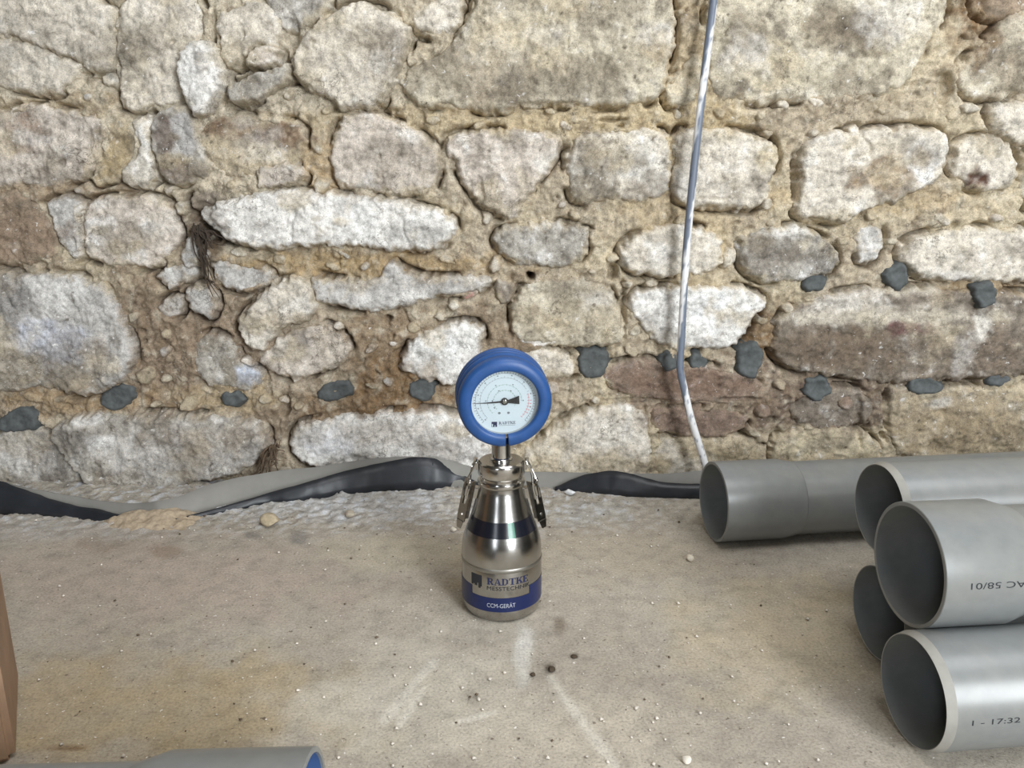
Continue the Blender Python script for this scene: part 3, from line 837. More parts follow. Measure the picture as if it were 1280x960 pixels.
def stone_patch(name, poly, h0, base, grime, lime, seed, step=0.003, edge=0.012, mat=None, amp=1.0, tilt=0.25, parent=None):
    lo, hi = poly.min(0) - 0.016, poly.max(0) + 0.016
    gx = np.arange(lo[0], hi[0] + step, step)
    gz = np.arange(lo[1], hi[1] + step, step)
    X, Z = np.meshgrid(gx, gz)
    e = poly_sdf(X, Z, poly) + GROW * amp
    e = e + amp * (0.0062 * fbm(X, Z, 26, 3, 50 + seed) + 0.0045 * fbm(X, Z, 85, 3, 60 + seed))
    w = min(edge, 0.45 * e.max())
    t = np.clip(e / max(w, 1e-4), 0, 1)
    h = h0 * (1 - (1 - t) ** 2.4)
    cx, cz = poly.mean(0)
    size = max(hi[0] - lo[0], hi[1] - lo[1])
    rs = random.Random(seed)
    h = h * (1 + tilt * rs.uniform(-1, 1) * (X - cx) / size + tilt * rs.uniform(-.6, 1) * (Z - cz) / size)
    inn = sstep(0.0, 0.012, e)
    h = h + amp * (0.0052 * fbm(X, Z, 14, 3, 70 + seed) + 0.0022 * fbm(X, Z, 42, 3, 80 + seed, .6) + 0.0012 * fbm(X, Z, 150, 2, 85 + seed, .6)) * (0.35 + 0.65 * inn)
    h = h - amp * 0.006 * sstep(.84, .98, ridge(X, Z, 11, 2, 90 + seed)) * sstep(-.1, .4, fbm(X, Z, 8, 2, 95 + seed)) * inn
    # facets: broken planes
    h = h - amp * 0.0034 * np.floor(1.6 + 1.9 * fbm(X, Z, 14, 5, 97 + seed, .55)).clip(0, 3) * 0.6 * inn
    h = np.where(e < 0, np.maximum(h + e * 3.6, -0.03), h)
    P, Q = wall_px(X, Z)
    h = h - hole_depth(P, Q, X, Z) * 0.5
    h = h + 0.004 * sstep(0.14, 0.0, Z)
    use = e > -0.010
    # colour
    n1, n2, n3, du = [MAPS[q](X, Z) for q in ('n1', 'n2', 'n3', 'dust')]
    mc = MAPS['mort'](X, Z)
    col = np.ones(X.shape + (3,)) * base
    col = col * (1 + 0.13 * n1 + 0.10 * n2 + 0.05 * n3)[..., None]
    k = (lime * sstep(.1, .45, n1 * .5 + n2 * .6))[..., None]
    col = col * (1 - k) + lin(226, 224, 219) * k
    k = (min(1, grime * 1.35) * sstep(.16, .55, -n1 * .75 - n2 * .5 - n3 * .22 + .15 * du))[..., None] * .85
    col = col * (1 - k) + lin(114, 105, 93) * k
    sh = X.shape
    col = apply_blobs(col.reshape(-1, 3), P.ravel(), Q.ravel(), X.ravel(), Z.ravel(), STAINS).reshape(sh + (3,))
    # limewash flecks and dark pits
    k = (min(1, .35 + lime) * sstep(.54, .62, n3 * .7 + n2 * .55 + .25 * n1))[..., None] * .9
    col = col * (1 - k) + lin(234, 232, 228) * k
    k = (min(1, .35 + grime) * sstep(.60, .72, -n3 * .8 - n2 * .6 + .2 * n1))[..., None] * .85
    col = col * (1 - k) + lin(96, 86, 74) * k
    h = h - .0025 * k[..., 0] * inn
    # sandy mortar smeared over faces and rims
    k = (np.maximum(sstep(0.011, -0.003, e + 0.010 * n2 + .005 * n3) * .8, .5 * sstep(.2, .65, du + .4 * n2)))[..., None]
    col = col * (1 - k) + mc * k
    idx = -np.ones(X.shape, int)
    nz, nx = X.shape
    cell = use[:-1, :-1] & use[1:, :-1] & use[:-1, 1:] & use[1:, 1:]
    keep = np.zeros_like(use)
    keep[:-1, :-1] |= cell
    keep[1:, :-1] |= cell
    keep[:-1, 1:] |= cell
    keep[1:, 1:] |= cell
    if keep.sum() < 4:
        return None
    idx[keep] = np.arange(keep.sum())
    J, I = np.nonzero(cell)
    q = np.stack([idx[J, I], idx[J, I + 1], idx[J + 1, I + 1], idx[J + 1, I]], 1)
    v = np.stack([X[keep], WALL_Y - h[keep], Z[keep]], 1)
    return mesh_np(name, v, q, mat or M_STONE, parent, col=col[keep])


for i, (k, h, gr, li, poly) in enumerate(OUT):
    seen = i < len(STONES)
    stone_patch('stone', poly, h, KIND[k], gr, li, i * 3 + 1, step=0.0022 if seen else 0.006, parent=wall)

# pebbles and chips of stone bedded in the mortar
rc = random.Random(17)
CHIPS = [(96, 263, 5, 8, 'W'), (108, 78, 5, 6, 'C'), (430, 318, 8, 3, 'C'), (463, 437, 9, 6, 'P'), (423, 409, 6, 4, 'C'), (630, 365, 14, 16, 'D'), (588, 367, 12, 6, 'P'),
         (1070, 162, 9, 8, 'C'), (960, 255, 5, 8, 'C'), (215, 355, 8, 6, 'L'), (135, 98, 9, 10, 'C'), (255, 318, 6, 6, 'L'), (330, 500, 9, 7, 'T'), (180, 470, 12, 10, 'T'),
         (235, 505, 16, 9, 'T'), (205, 440, 7, 6, 'L'), (645, 300, 6, 6, 'T'), (912, 322, 10, 14, 'C'), (980, 130, 9, 6, 'C'), (1020, 128, 12, 5, 'C'),
         (1215, 135, 12, 7, 'C'), (1090, 268, 10, 6, 'T'), (745, 300, 8, 12, 'T'), (620, 330, 8, 10, 'C'), (540, 150, 10, 6, 'T'), (900, 140, 10, 6, 'T'),
         (560, 325, 12, 5, 'T'), (350, 325, 10, 6, 'T'), (400, 230, 12, 12, 'T'), (395, 180, 8, 14, 'T'), (1010, 300, 5, 4, 'C'), (985, 385, 8, 5, 'C'), (690, 485, 10, 8, 'P'), (650, 520, 12, 10, 'C'),
         (75, 500, 10, 5, 'T'), (40, 498, 12, 5, 'T'), (355, 590, 10, 6, 'G'), (130, 600, 9, 6, 'G'), (1290, 275, 8, 6, 'C'), (1180, 275, 14, 8, 'C'), (1060, 505, 10, 10, 'R'), (955, 515, 10, 8, 'R'), (790, 440, 9, 5, 'T'), (815, 355, 8, 4, 'C')]
tries = 0
extra = 0
while extra < 60 and tries < 1500:
    tries += 1
    px, py = rc.uniform(5, 1275), rc.uniform(5, 560)
    xw, zw = on_wall(px, py)
    d = near[min(np.searchsorted(wall_zs, zw), len(wall_zs) - 1), min(np.searchsorted(wall_xs, xw), len(wall_xs) - 1)]
    if d > -0.006 or any((px - c[0]) ** 2 + (py - c[1]) ** 2 < (12 + c[2]) ** 2 for c in CHIPS + PLUGS):
        continue
    r = rc.uniform(3.5, 7)
    CHIPS.append((px, py, r * rc.uniform(.9, 1.6), r * rc.uniform(.7, 1.1), rc.choice('CTTPLYY')))
    extra += 1
for i, (px, py, rx, ry, k) in enumerate(CHIPS):
    rs = random.Random(i + 900)
    pts = []
    ang = rs.uniform(-.6, .6)
    nn = 8
    for j in range(nn):
        a = 2 * math.pi * j / nn
        q = rs.uniform(.75, 1.12)
        ux, uy = math.cos(a) * rx * q, math.sin(a) * ry * q
        pts.append(on_wall(px + ux * math.cos(ang) - uy * math.sin(ang), py + ux * math.sin(ang) + uy * math.cos(ang)))
    stone_patch('stone_chip', np.array(pts), rs.uniform(.009, .016), KIND[k], .2, .4, 300 + i, step=0.002, edge=0.006, mat=M_CHIP, amp=.45, tilt=.6, parent=wall)

for i, (px, py, rx, ry, ang) in enumerate(PLUGS):
    rs = random.Random(i + 40)
    pts = []
    for j in range(10):
        a = 2 * math.pi * j / 10
        q = rs.uniform(.70, 1.14)
        ux, uy = math.cos(a) * rx * q, math.sin(a) * ry * q
        pts.append(on_wall(px + ux * math.cos(ang) - uy * math.sin(ang), py + ux * math.sin(ang) + uy * math.cos(ang)))
    p = chaikin(np.array(pts), 2)
    lo, hi = p.min(0) - .009, p.max(0) + .009
    gx, gz = np.arange(lo[0], hi[0], .0025), np.arange(lo[1], hi[1], .0025)
    X, Z = np.meshgrid(gx, gz)
    e = poly_sdf(X, Z, p) + .003 + .0032 * fbm(X, Z, 75, 4, 200 + i, .6)
    top = 0.0125 + 0.002 * float(sstep(0.14, 0.0, np.array([p[:, 1].mean()]))[0])
    if i == 11:
        top += .010
    if i in (0,):
        top += .002
    if i in (9, 10, 11, 12, 13, 14):
        top += .004
    t = np.clip(e / .007, 0, 1)
    h = top * (1 - (1 - t) ** 2) + 0.0025 * fbm(X, Z, 50, 3, 210 + i)
    # thumb-pressed hollow
    cx, cz = p.mean(0)
    h -= 0.004 * np.exp(-(((X - cx - .004) / (.35 * (hi[0] - lo[0]))) ** 2 + ((Z - cz - .003) / (.3 * (hi[1] - lo[1]))) ** 2) * 2)
    h = np.where(e < 0, h + e * 2.6, h)
    use = e > -.008
    cell = use[:-1, :-1] & use[1:, :-1] & use[:-1, 1:] & use[1:, 1:]
    keep = np.zeros_like(use)
    keep[:-1, :-1] |= cell
    keep[1:, :-1] |= cell
    keep[:-1, 1:] |= cell
    keep[1:, 1:] |= cell
    idx = -np.ones(X.shape, int)
    idx[keep] = np.arange(keep.sum())
    J, I = np.nonzero(cell)
    q = np.stack([idx[J, I], idx[J, I + 1], idx[J + 1, I + 1], idx[J + 1, I]], 1)
    o = mesh_np('putty_plug', np.stack([X[keep], WALL_Y - h[keep], Z[keep]], 1), q, M_PLUG, wall)
    o['label'] = 'dark grey putty filling a drilled hole in the wall'

# ------------------------------------------------------------------ floor, other walls, ceiling
xs = np.concatenate([np.linspace(-2.5, -1.05, 12)[:-1], np.arange(-1.05, 1.05 + 1e-6, .004), np.linspace(1.05, 2.5, 12)[1:]])
ys = np.concatenate([np.linspace(-2.5, .42, 16)[:-1], np.arange(.42, 1.37, .004)])
XX, YY = np.meshgrid(xs, ys)
X, Y = XX.ravel(), YY.ravel()
P, Q = floor_px(X, Y)
vis = Y > .35
P = np.where(vis, P, -9999)
fn1, fn2, fn3 = fbm(X, Y, 5, 4, 301), fbm(X, Y, 22, 5, 302), fbm(X, Y, 90, 3, 303)
edge = sstep(1.08, 1.24, Y)
fz = 0.0006 * fn2 + 0.0003 * fn3 + edge * (0.0045 * fbm(X, Y, 55, 4, 305, .6) + 0.002 * fn3) * sstep(.35, -.1, X)
fz += 0.0035 * edge * sstep(.5, .8, fbm(X, Y, 80, 2, 306))
fcol = np.ones((len(X), 3)) * lin(176, 168, 155)
k = sstep(-.4, .5, fn1)[:, None] * .6
fcol = fcol * (1 - k) + lin(166, 157, 144) * k
fcol *= (1 + .07 * fn2 + .05 * fn3)[:, None]
FB = [
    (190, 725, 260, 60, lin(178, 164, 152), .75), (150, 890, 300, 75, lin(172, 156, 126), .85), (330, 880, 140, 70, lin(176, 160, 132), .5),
    (540, 880, 160, 90, lin(204, 198, 184), .6), (720, 930, 160, 60, lin(206, 196, 180), .5), (980, 800, 160, 80, lin(186, 172, 144), .6),
    (654, 815, 13, 40, lin(224, 222, 216), .8), (420, 630, 200, 24, lin(196, 196, 196), .7), (60, 662, 140, 18, lin(178, 172, 166), .7),
    (620, 700, 60, 40, lin(180, 164, 138), .5), (500, 690, 90, 24, lin(192, 182, 160), .5), (690, 836, 7, 7, lin(64, 52, 40), .9),
    (718, 820, 6, 4, lin(64, 52, 40), .9), (666, 843, 4, 4, lin(64, 52, 40), .9), (700, 782, 9, 14, lin(110, 96, 80), .7), (440, 880, 80, 40, lin(206, 200, 188), .45),
    (205, 690, 22, 10, lin(136, 118, 100), .6), (135, 680, 40, 10, lin(146, 130, 114), .5), (375, 672, 12, 8, lin(120, 118, 116), .7), (316, 668, 12, 7, lin(120, 118, 116), .7),
    (800, 690, 120, 40, lin(184, 172, 152), .4), (740, 640, 60, 16, lin(180, 180, 176), .6), (90, 935, 30, 4, lin(110, 84, 56), .8),
]
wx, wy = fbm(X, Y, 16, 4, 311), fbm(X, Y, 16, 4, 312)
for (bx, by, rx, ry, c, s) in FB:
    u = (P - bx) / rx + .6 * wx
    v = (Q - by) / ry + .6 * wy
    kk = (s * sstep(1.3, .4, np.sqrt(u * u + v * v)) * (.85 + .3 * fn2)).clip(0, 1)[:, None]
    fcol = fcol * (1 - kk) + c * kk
# pale trowel streaks in the foreground
for (ax, ay, bx, by, wd) in ((690, 850, 770, 960, 6), (540, 830, 480, 900, 5), (500, 905, 530, 860, 4), (560, 905, 620, 890, 3)):
    t = np.clip(((P - ax) * (bx - ax) + (Q - ay) * (by - ay)) / ((bx - ax) ** 2 + (by - ay) ** 2), 0, 1)
    dd = np.hypot(P - ax - t * (bx - ax), Q - ay - t * (by - ay))
    kk = (.55 * sstep(wd * 1.6, wd * .3, dd + 4 * fn2))[:, None]
    fcol = fcol * (1 - kk) + lin(222, 218, 206) * kk
# bluish-white cement slurry crust along the edge of the slab
kk = (edge * sstep(.05, .5, fbm(X, Y, 60, 3, 305) + .2 * fn3) * sstep(.45, .0, X) * .75)[:, None]
fcol = fcol * (1 - kk) + lin(206, 210, 216) * kk
kk = (edge * sstep(.1, .5, -fbm(X, Y, 60, 3, 305)) * .55)[:, None]
fcol = fcol * (1 - kk) + lin(132, 128, 124) * kk
n = len(xs)
jj, ii = np.meshgrid(np.arange(len(ys) - 1), np.arange(n - 1), indexing='ij')
a = (jj * n + ii).ravel()
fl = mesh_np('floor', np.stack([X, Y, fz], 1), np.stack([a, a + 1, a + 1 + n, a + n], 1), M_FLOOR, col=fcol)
tag(fl, 'dusty rough concrete floor slab in front of the wall', 'floor', kind='structure')


def struct_box(name, boxes, mat, label, cat):
    bm = bmesh.new()
    for c, s in boxes:
        box(bm, c, s)
    o = bm_obj(name, bm, mat, smooth=False)
    return tag(o, label, cat, kind='structure')


struct_box('wall_left', [((-2.55, -.6, 1.3), (.1, 4.0, 2.7))], M_DARKWALL, 'dark bare side wall out of view on the left', 'wall')
struct_box('wall_right', [((2.55, -.6, 1.3), (.1, 4.0, 2.7))], M_PLASTER, 'old plastered side wall out of view on the right', 'wall')
# rear wall with two tall openings (x -1.5..-0.8 and 1.4..2.4, z 0.5..2.4)
struct_box('wall_rear', [((-2.0, -2.4, 1.3), (1.0, .15, 2.7)), ((.3, -2.4, 1.3), (2.2, .15, 2.7)), ((2.45, -2.4, 1.3), (.1, .15, 2.7)),
                         ((-1.15, -2.4, .22), (.7, .15, .54)), ((1.9, -2.4, .22), (1.0, .15, .54)), ((-1.15, -2.4, 2.53), (.7, .15, .24)), ((1.9, -2.4, 2.53), (1.0, .15, .24))],
           M_PLASTER, 'plastered wall with two window openings behind the camera', 'wall')
# ceiling with an opening added for the overhead fill light (x -0.1..1.6, y -0.5..0.8)
struct_box('ceiling', [((-1.3, -.6, 2.66), (2.4, 4.0, .1)), ((2.05, -.6, 2.66), (.9, 4.0, .1)), ((.75, -1.55, 2.66), (1.7, 2.1, .1)), ((.75, 1.1, 2.66), (1.7, .6, .1))],
           M_CEIL, 'plain ceiling with an added opening for the overhead fill light', 'ceiling')

# ------------------------------------------------------------------ membrane strip at the foot of the wall


def ribbon(name, rows, mat, parent, thick=0.0015, wob=0.0):
    """rows: list of polylines of equal length (world points), skinned, given thickness towards the wall"""
    R = np.array(rows, float)
    m, n = R.shape[:2]
    R[:, :, 1] += wob * fbm(R[:, :, 0], R[:, :, 2] * 3, 26, 3, 44)
    R[1:-1, :, 2] += wob * .4 * fbm(R[1:-1, :, 0], R[1:-1, :, 2] * 3, 40, 2, 45)
    back = R.copy()
    back[:, :, 1] += thick
    back[:, :, 2] -= thick * .3
    V = np.concatenate([R.reshape(-1, 3), back.reshape(-1, 3)])
    F = []
    off = m * n
    for j in range(m - 1):
        for i in range(n - 1):
            q = (j * n + i, j * n + i + 1, (j + 1) * n + i + 1, (j + 1) * n + i)
            F.append(q)
            F.append(tuple(off + k for k in reversed(q)))
    for i in range(n - 1):
        t = (m - 1) * n + i
        F.append((t, t + 1, off + t + 1, off + t))
        F.append((i + 1, i, off + i, off + i + 1))
    for j in range(m - 1):
        F.append((j * n, (j + 1) * n, off + (j + 1) * n, off + j * n))
        k = j * n + n - 1
        F.append((k + n, k, off + k, off + k + n))
    return mesh_np(name, V, F, mat, parent)


def interp_line(pts, x):
    p = np.array(pts, float)
    return np.interp(x, p[:, 0], p[:, 1])


def smooth1(v, k=5):
    ker = np.ones(k) / k
    return np.convolve(np.pad(v, k // 2, mode='edge'), ker, 'valid')


FLOOR_EDGE = [(-60, 634), (0, 640), (60, 644), (110, 648), (165, 654), (200, 656), (240, 644), (300, 632), (340, 625), (380, 622), (430, 615), (480, 612), (560, 610), (620, 612), (690, 614), (760, 618), (830, 622), (880, 622), (960, 622), (1340, 622)]
GREY_TOP = [(-60, 592), (0, 602), (40, 612), (90, 620), (130, 627), (170, 630), (215, 624), (260, 606), (300, 596), (350, 588), (400, 583), (450, 575), (500, 570), (545, 572), (600, 586), (640, 590), (700, 590), (760, 592), (800, 592), (840, 592), (880, 588), (960, 588), (1340, 588)]
mem = empty('edge_membrane', (0, WALL_Y - .05, 0))
mem['label'] = 'grey edge strip with black plastic film along the foot of the wall'
mem['category'] = 'membrane'
inv = Matrix.Translation(-Vector(mem.location))


def reloc(o, root):
    """vertices were given in world space: move them into the root's frame"""
    o.data.transform(root.matrix_basis.inverted())
    return o


px = np.linspace(-60, 1340, 360)
fe = smooth1(interp_line(FLOOR_EDGE, px))
gt = smooth1(interp_line(GREY_TOP, px))


def top_pt(x, y_px, depth):
    xx, zz = on_wall(x, y_px, depth)
    return (xx, depth, zz)


bot, mid, top = [], [], []
for x, f, g in zip(px, fe, gt):
    fx, fy = on_floor(x, f)
    dep = min(fy + .03, WALL_Y - .032)
    T = top_pt(x, g, max(dep, fy + .004))
    B = (fx, fy + .004, -.004)
    bot.append(B)
    top.append(T)
    mid.append(tuple((np.array(B) * .5 + np.array(T) * .5) + np.array([0, .008, -.004])))
reloc(ribbon('grey_strip', [bot, mid, top], M_FOAM, mem, .004, .003), mem)
FILMS = [
    ([(-60, 590), (0, 601), (30, 612), (60, 623), (90, 631), (130, 638), (168, 648)], [(-60, 636), (0, 641), (60, 643), (110, 648), (168, 652)]),
    ([(190, 655), (240, 643), (300, 627), (330, 618), (380, 604), (420, 592), (460, 582), (490, 576), (515, 571), (535, 571), (555, 577), (575, 592), (600, 604), (612, 610)], [(190, 658), (240, 648), (300, 634), (330, 628), (380, 624), (430, 617), (480, 613), (540, 611), (575, 606), (612, 612)]),
    ([(694, 610), (712, 600), (735, 592), (765, 588), (790, 592), (815, 600), (835, 604), (880, 605), (950, 606)], [(694, 612), (735, 615), (790, 620), (840, 622), (880, 623), (950, 624)]),
]
for tl, bl in FILMS:
    x0, x1 = tl[0][0], tl[-1][0]
    px = np.linspace(x0, x1, max(24, int((x1 - x0) / 4)))
    tt = smooth1(interp_line(tl, px), 5)
    bb_ = smooth1(interp_line(bl, px), 5)
    bot, m1, m2, top = [], [], [], []
    for x, t, b in zip(px, tt, bb_):
        fx, fy = on_floor(x, b)
        fy -= .004
        B = np.array((fx, fy, -.003))
        # leans back towards the wall as it rises
        dep = fy + .004 + .28 * max(b - t, 0) * .00135
        T = np.array(top_pt(x, min(t, b - .5), min(dep, WALL_Y - .02)))
        bot.append(B)
        m1.append(B * .67 + T * .33 + np.array([0, -.002, 0]))
        m2.append(B * .33 + T * .67 + np.array([0, -.002, 0]))
        top.append(T)
    reloc(ribbon('black_film', [bot, m1, m2, top], M_FILM, mem, .0012, .0035), mem)['label'] = 'glossy black plastic film'

# little heap of sand lying over the strip
hx, hy = on_floor(190, 652)
gx = np.linspace(hx - .10, hx + .10, 70)
gy = np.linspace(hy - .035, hy + .09, 50)
X, Y = np.meshgrid(gx, gy)
rr = np.hypot((X - hx) / .085, (Y - hy - .010) / .045) + .3 * fbm(X, Y, 30, 3, 401)
Zs = .017 * sstep(1.15, .1, rr) + .0022 * fbm(X, Y, 90, 3, 402) - .0025
V = np.stack([X.ravel() - hx, Y.ravel() - hy, Zs.ravel()], 1)
n = X.shape[1]
jj, ii = np.meshgrid(np.arange(X.shape[0] - 1), np.arange(n - 1), indexing='ij')
a = (jj * n + ii).ravel()
sand = mesh_np('sand_heap', V, np.stack([a, a + 1, a + 1 + n, a + n], 1), M_SAND)
sand.location = (hx, hy, 0)
tag(sand, 'small heap of tan sand spilled over the edge strip at the wall foot', 'sand', kind='stuff')

# ------------------------------------------------------------------ roots


def root_tuft(name, label, base_px, tips, mat, rad, depth, seed):
    rs = random.Random(seed)
    bx, bz = on_wall(*base_px)
    o_loc = Vector((bx, depth, bz))
    bm = bmesh.new()
    for (tx, ty) in tips:
        ex, ez = on_wall(tx, ty)
        p0 = Vector((bx + rs.uniform(-.008, .008), depth + rs.uniform(-.004, .006), bz + rs.uniform(-.006, .006)))
        p3 = Vector((ex, depth - rs.uniform(.0, .014), ez))
        p1 = p0.lerp(p3, .33) + Vector((rs.uniform(-.008, .008), -rs.uniform(.002, .012), rs.uniform(-.006, .008)))
        p2 = p0.lerp(p3, .66) + Vector((rs.uniform(-.008, .008), -rs.uniform(.002, .012), rs.uniform(-.006, .008)))
        r = rad * rs.uniform(.6, 1.2)
        tube(bm, [Vector(q) - o_loc for q in crom([p0, p1, p2, p3], 5)], lambda t, r=r: r * (1 - .75 * t), 5)
    o = bm_obj(name, bm, mat)
    o.location = o_loc
    return tag(o, label, 'roots')


tips = [(312, 594), (318, 590), (322, 588), (328, 592), (333, 586), (338, 590), (342, 584), (346, 590), (350, 583), (356, 588), (360, 560), (358, 572), (352, 575), (335, 578), (326, 580), (345, 560), (340, 570), (355, 545), (348, 592), (330, 596)]
root_tuft('root_tuft', 'pale brown root tuft at the wall foot beside the white stone', (346, 556), tips, M_ROOT, .0022, WALL_Y - .030, 1)
tips = [(290, 300), (286, 306), (280, 303), (270, 310), (262, 318), (258, 325), (265, 335), (268, 345), (272, 352), (275, 362), (270, 370), (262, 350), (255, 330), (278, 372), (266, 360), (285, 300), (275, 298), (252, 300), (248, 292), (258, 312)]
root_tuft('root_tuft', 'dark root tangle under the left end of the long white stone', (247, 283), tips, M_ROOTD, .0026, WALL_Y - .016, 2)

# ------------------------------------------------------------------ hanging cable
cp = [(894, -40), (892, 0), (884, 65), (874, 150), (866, 225), (859, 300), (855, 360), (852, 420), (850, 458), (855, 485), (863, 520), (872, 550), (879, 572), (883, 586)]
pts = []
for (x, y) in cp:
    d = WALL_Y - .052 + (0.012 if y < 100 else 0)
    xx, zz = on_wall(x, y, d)
    pts.append((xx, d, max(zz, .004)))
pts.insert(0, (pts[0][0] + .01, pts[0][1], pts[0][2] + .2))
pts.insert(0, (pts[0][0] + .02, pts[0][1] + .01, pts[0][2] + .3))
path = crom(pts, 14)
path = [Vector(p) for p in path]
bm = bmesh.new()
CR = .0062
tube(bm, path, lambda t: CR, 14)
cab = bm_obj('cable', bm, M_CABLE)
me = cab.data
co = np.empty(len(me.vertices) * 3, np.float32)
me.vertices.foreach_get('co', co)
co = co.reshape(-1, 3)
ring = np.arange(len(co)) // 14
ang = (np.arange(len(co)) % 14) / 14 * 2 * math.pi
zz = co[:, 2]
swirl = np.sin(ang + zz * 21 + 1.2 * fbm(zz, zz * 0, 9, 2, 7) + .6)
wht = sstep(-.25, .05, swirl + .5 * fbm(zz + ang * .02, ang * .3, 40, 2, 9) - .28 + 1.1 * sstep(.22, .12, zz) - .25 * sstep(.3, .5, zz) * sstep(.75, .6, zz))
colr = lin(112, 121, 136) * (1 - wht)[:, None] + lin(232, 232, 232) * wht[:, None]
blot = sstep(.35, .5, fbm(ang * .35, zz, 70, 2, 12))[:, None] * .7
colr = colr * (1 - blot) + lin(88, 98, 120) * blot
at = me.color_attributes.new('tint', 'FLOAT_COLOR', 'POINT')
c4 = np.ones((len(co), 4), np.float32)
c4[:, :3] = colr
at.data.foreach_set('color', c4.ravel())
tag(cab, 'white cable smeared with blue-grey paint hanging down the stone wall', 'cable')

# ------------------------------------------------------------------ text on cylinders


def text_pts(body, size):
    cu = bpy.data.curves.new('tmp', 'FONT')
    cu.body = body
    cu.size = size
    cu.resolution_u = 3
    ob = bpy.data.objects.new('tmp', cu)
    COL.objects.link(ob)
    bpy.context.view_layer.update()
    me = bpy.data.meshes.new_from_object(ob.evaluated_get(bpy.context.evaluated_depsgraph_get()))
    vs = np.array([v.co[:2] for v in me.vertices])
    fs = [tuple(p.vertices) for p in me.polygons]
    bpy.data.objects.remove(ob)
    bpy.data.meshes.remove(me)
    return vs, fs


SERIF = {  # strokes on a 0..1 high grid: lists of quads; bold serif capitals
    'R': (.86, [[(.10, 0), (.32, 0), (.32, 1), (.10, 1)], [(0, 0), (.42, 0), (.42, .07), (0, .07)], [(0, .93), (.4, .93), (.4, 1), (0, 1)], [(.3, .92), (.56, .92), (.62, 1), (.3, 1)],
              [(.56, .92), (.58, .72), (.80, .76), (.62, 1)], [(.58, .76), (.56, .58), (.66, .5), (.80, .76)], [(.3, .5), (.66, .5), (.56, .58), (.3, .58)], [(.36, .5), (.58, .5), (.84, .06), (.62, .06)], [(.58, 0), (.9, 0), (.9, .07), (.58, .07)]]),
    'A': (.90, [[(.08, 0), (.17, 0), (.48, 1), (.40, 1)], [(.40, 1), (.54, 1), (.88, 0), (.64, 0)], [(.22, .28), (.7, .28), (.7, .36), (.22, .36)], [(0, 0), (.28, 0), (.28, .07), (0, .07)], [(.56, 0), (.96, 0), (.96, .07), (.56, .07)]]),
    'D': (.90, [[(.10, 0), (.32, 0), (.32, 1), (.10, 1)], [(0, 0), (.5, 0), (.5, .08), (0, .08)], [(0, .92), (.5, .92), (.5, 1), (0, 1)], [(.5, .92), (.62, .72), (.84, .76), (.5, 1)],
              [(.62, .72), (.62, .28), (.84, .24), (.84, .76)], [(.5, .08), (.5, 0), (.84, .24), (.62, .28)]]),
    'T': (.84, [[(.32, 0), (.54, 0), (.54, 1), (.32, 1)], [(0, .92), (.86, .92), (.86, 1), (0, 1)], [(0, .72), (.06, .72), (.12, .93), (0, .93)], [(.80, .72), (.86, .72), (.86, .93), (.74, .93)], [(.2, 0), (.66, 0), (.66, .07), (.2, .07)]]),
    'K': (.92, [[(.10, 0), (.32, 0), (.32, 1), (.10, 1)], [(0, 0), (.42, 0), (.42, .07), (0, .07)], [(0, .93), (.42, .93), (.42, 1), (0, 1)], [(.3, .42), (.38, .38), (.82, .94), (.72, .94)], [(.42, .52), (.56, .68), (.92, .06), (.66, .06)], [(.58, 0), (.98, 0), (.98, .07), (.58, .07)], [(.6, .93), (.92, .93), (.92, 1), (.6, 1)]]),
    'E': (.78, [[(.10, 0), (.32, 0), (.32, 1), (.10, 1)], [(0, 0), (.78, 0), (.78, .08), (0, .08)], [(0, .92), (.74, .92), (.74, 1), (0, 1)], [(.3, .46), (.55, .46), (.55, .54), (.3, .54)], [(.70, .08), (.78, .08), (.78, .28), (.72, .28)], [(.66, .92), (.74, .92), (.74, .74), (.70, .74)], [(.5, .36), (.56, .36), (.56, .64), (.5, .64)]]),
}


def serif_pts(word, h, track=.06):
    vs, fs, x = [], [], 0.0
    for ch in word:
        w, qs = SERIF[ch]
        for q in qs:
            b = len(vs)
            vs += [((x + a) * h, c * h) for a, c in q]
            fs.append((b, b + 1, b + 2, b + 3))
        x += w + track
    return np.array(vs), fs


def fit2(vs, x0, x1, y0, y1):
    lo, hi = vs.min(0), vs.max(0)
    s = (vs - lo) / (hi - lo)
    return np.stack([x0 + s[:, 0] * (x1 - x0), y0 + s[:, 1] * (y1 - y0)], 1)


def rect(x0, x1, y0, y1, nx=1):
    vs, fs = [], []
    for i in range(nx + 1):
        x = x0 + (x1 - x0) * i / nx
        vs += [(x, y0), (x, y1)]
        if i:
            b = 2 * (i - 1)
            fs.append((b, b + 2, b + 3, b + 1))
    return np.array(vs, float), fs


# ------------------------------------------------------------------ pipes
PR, PT = .055, .0034


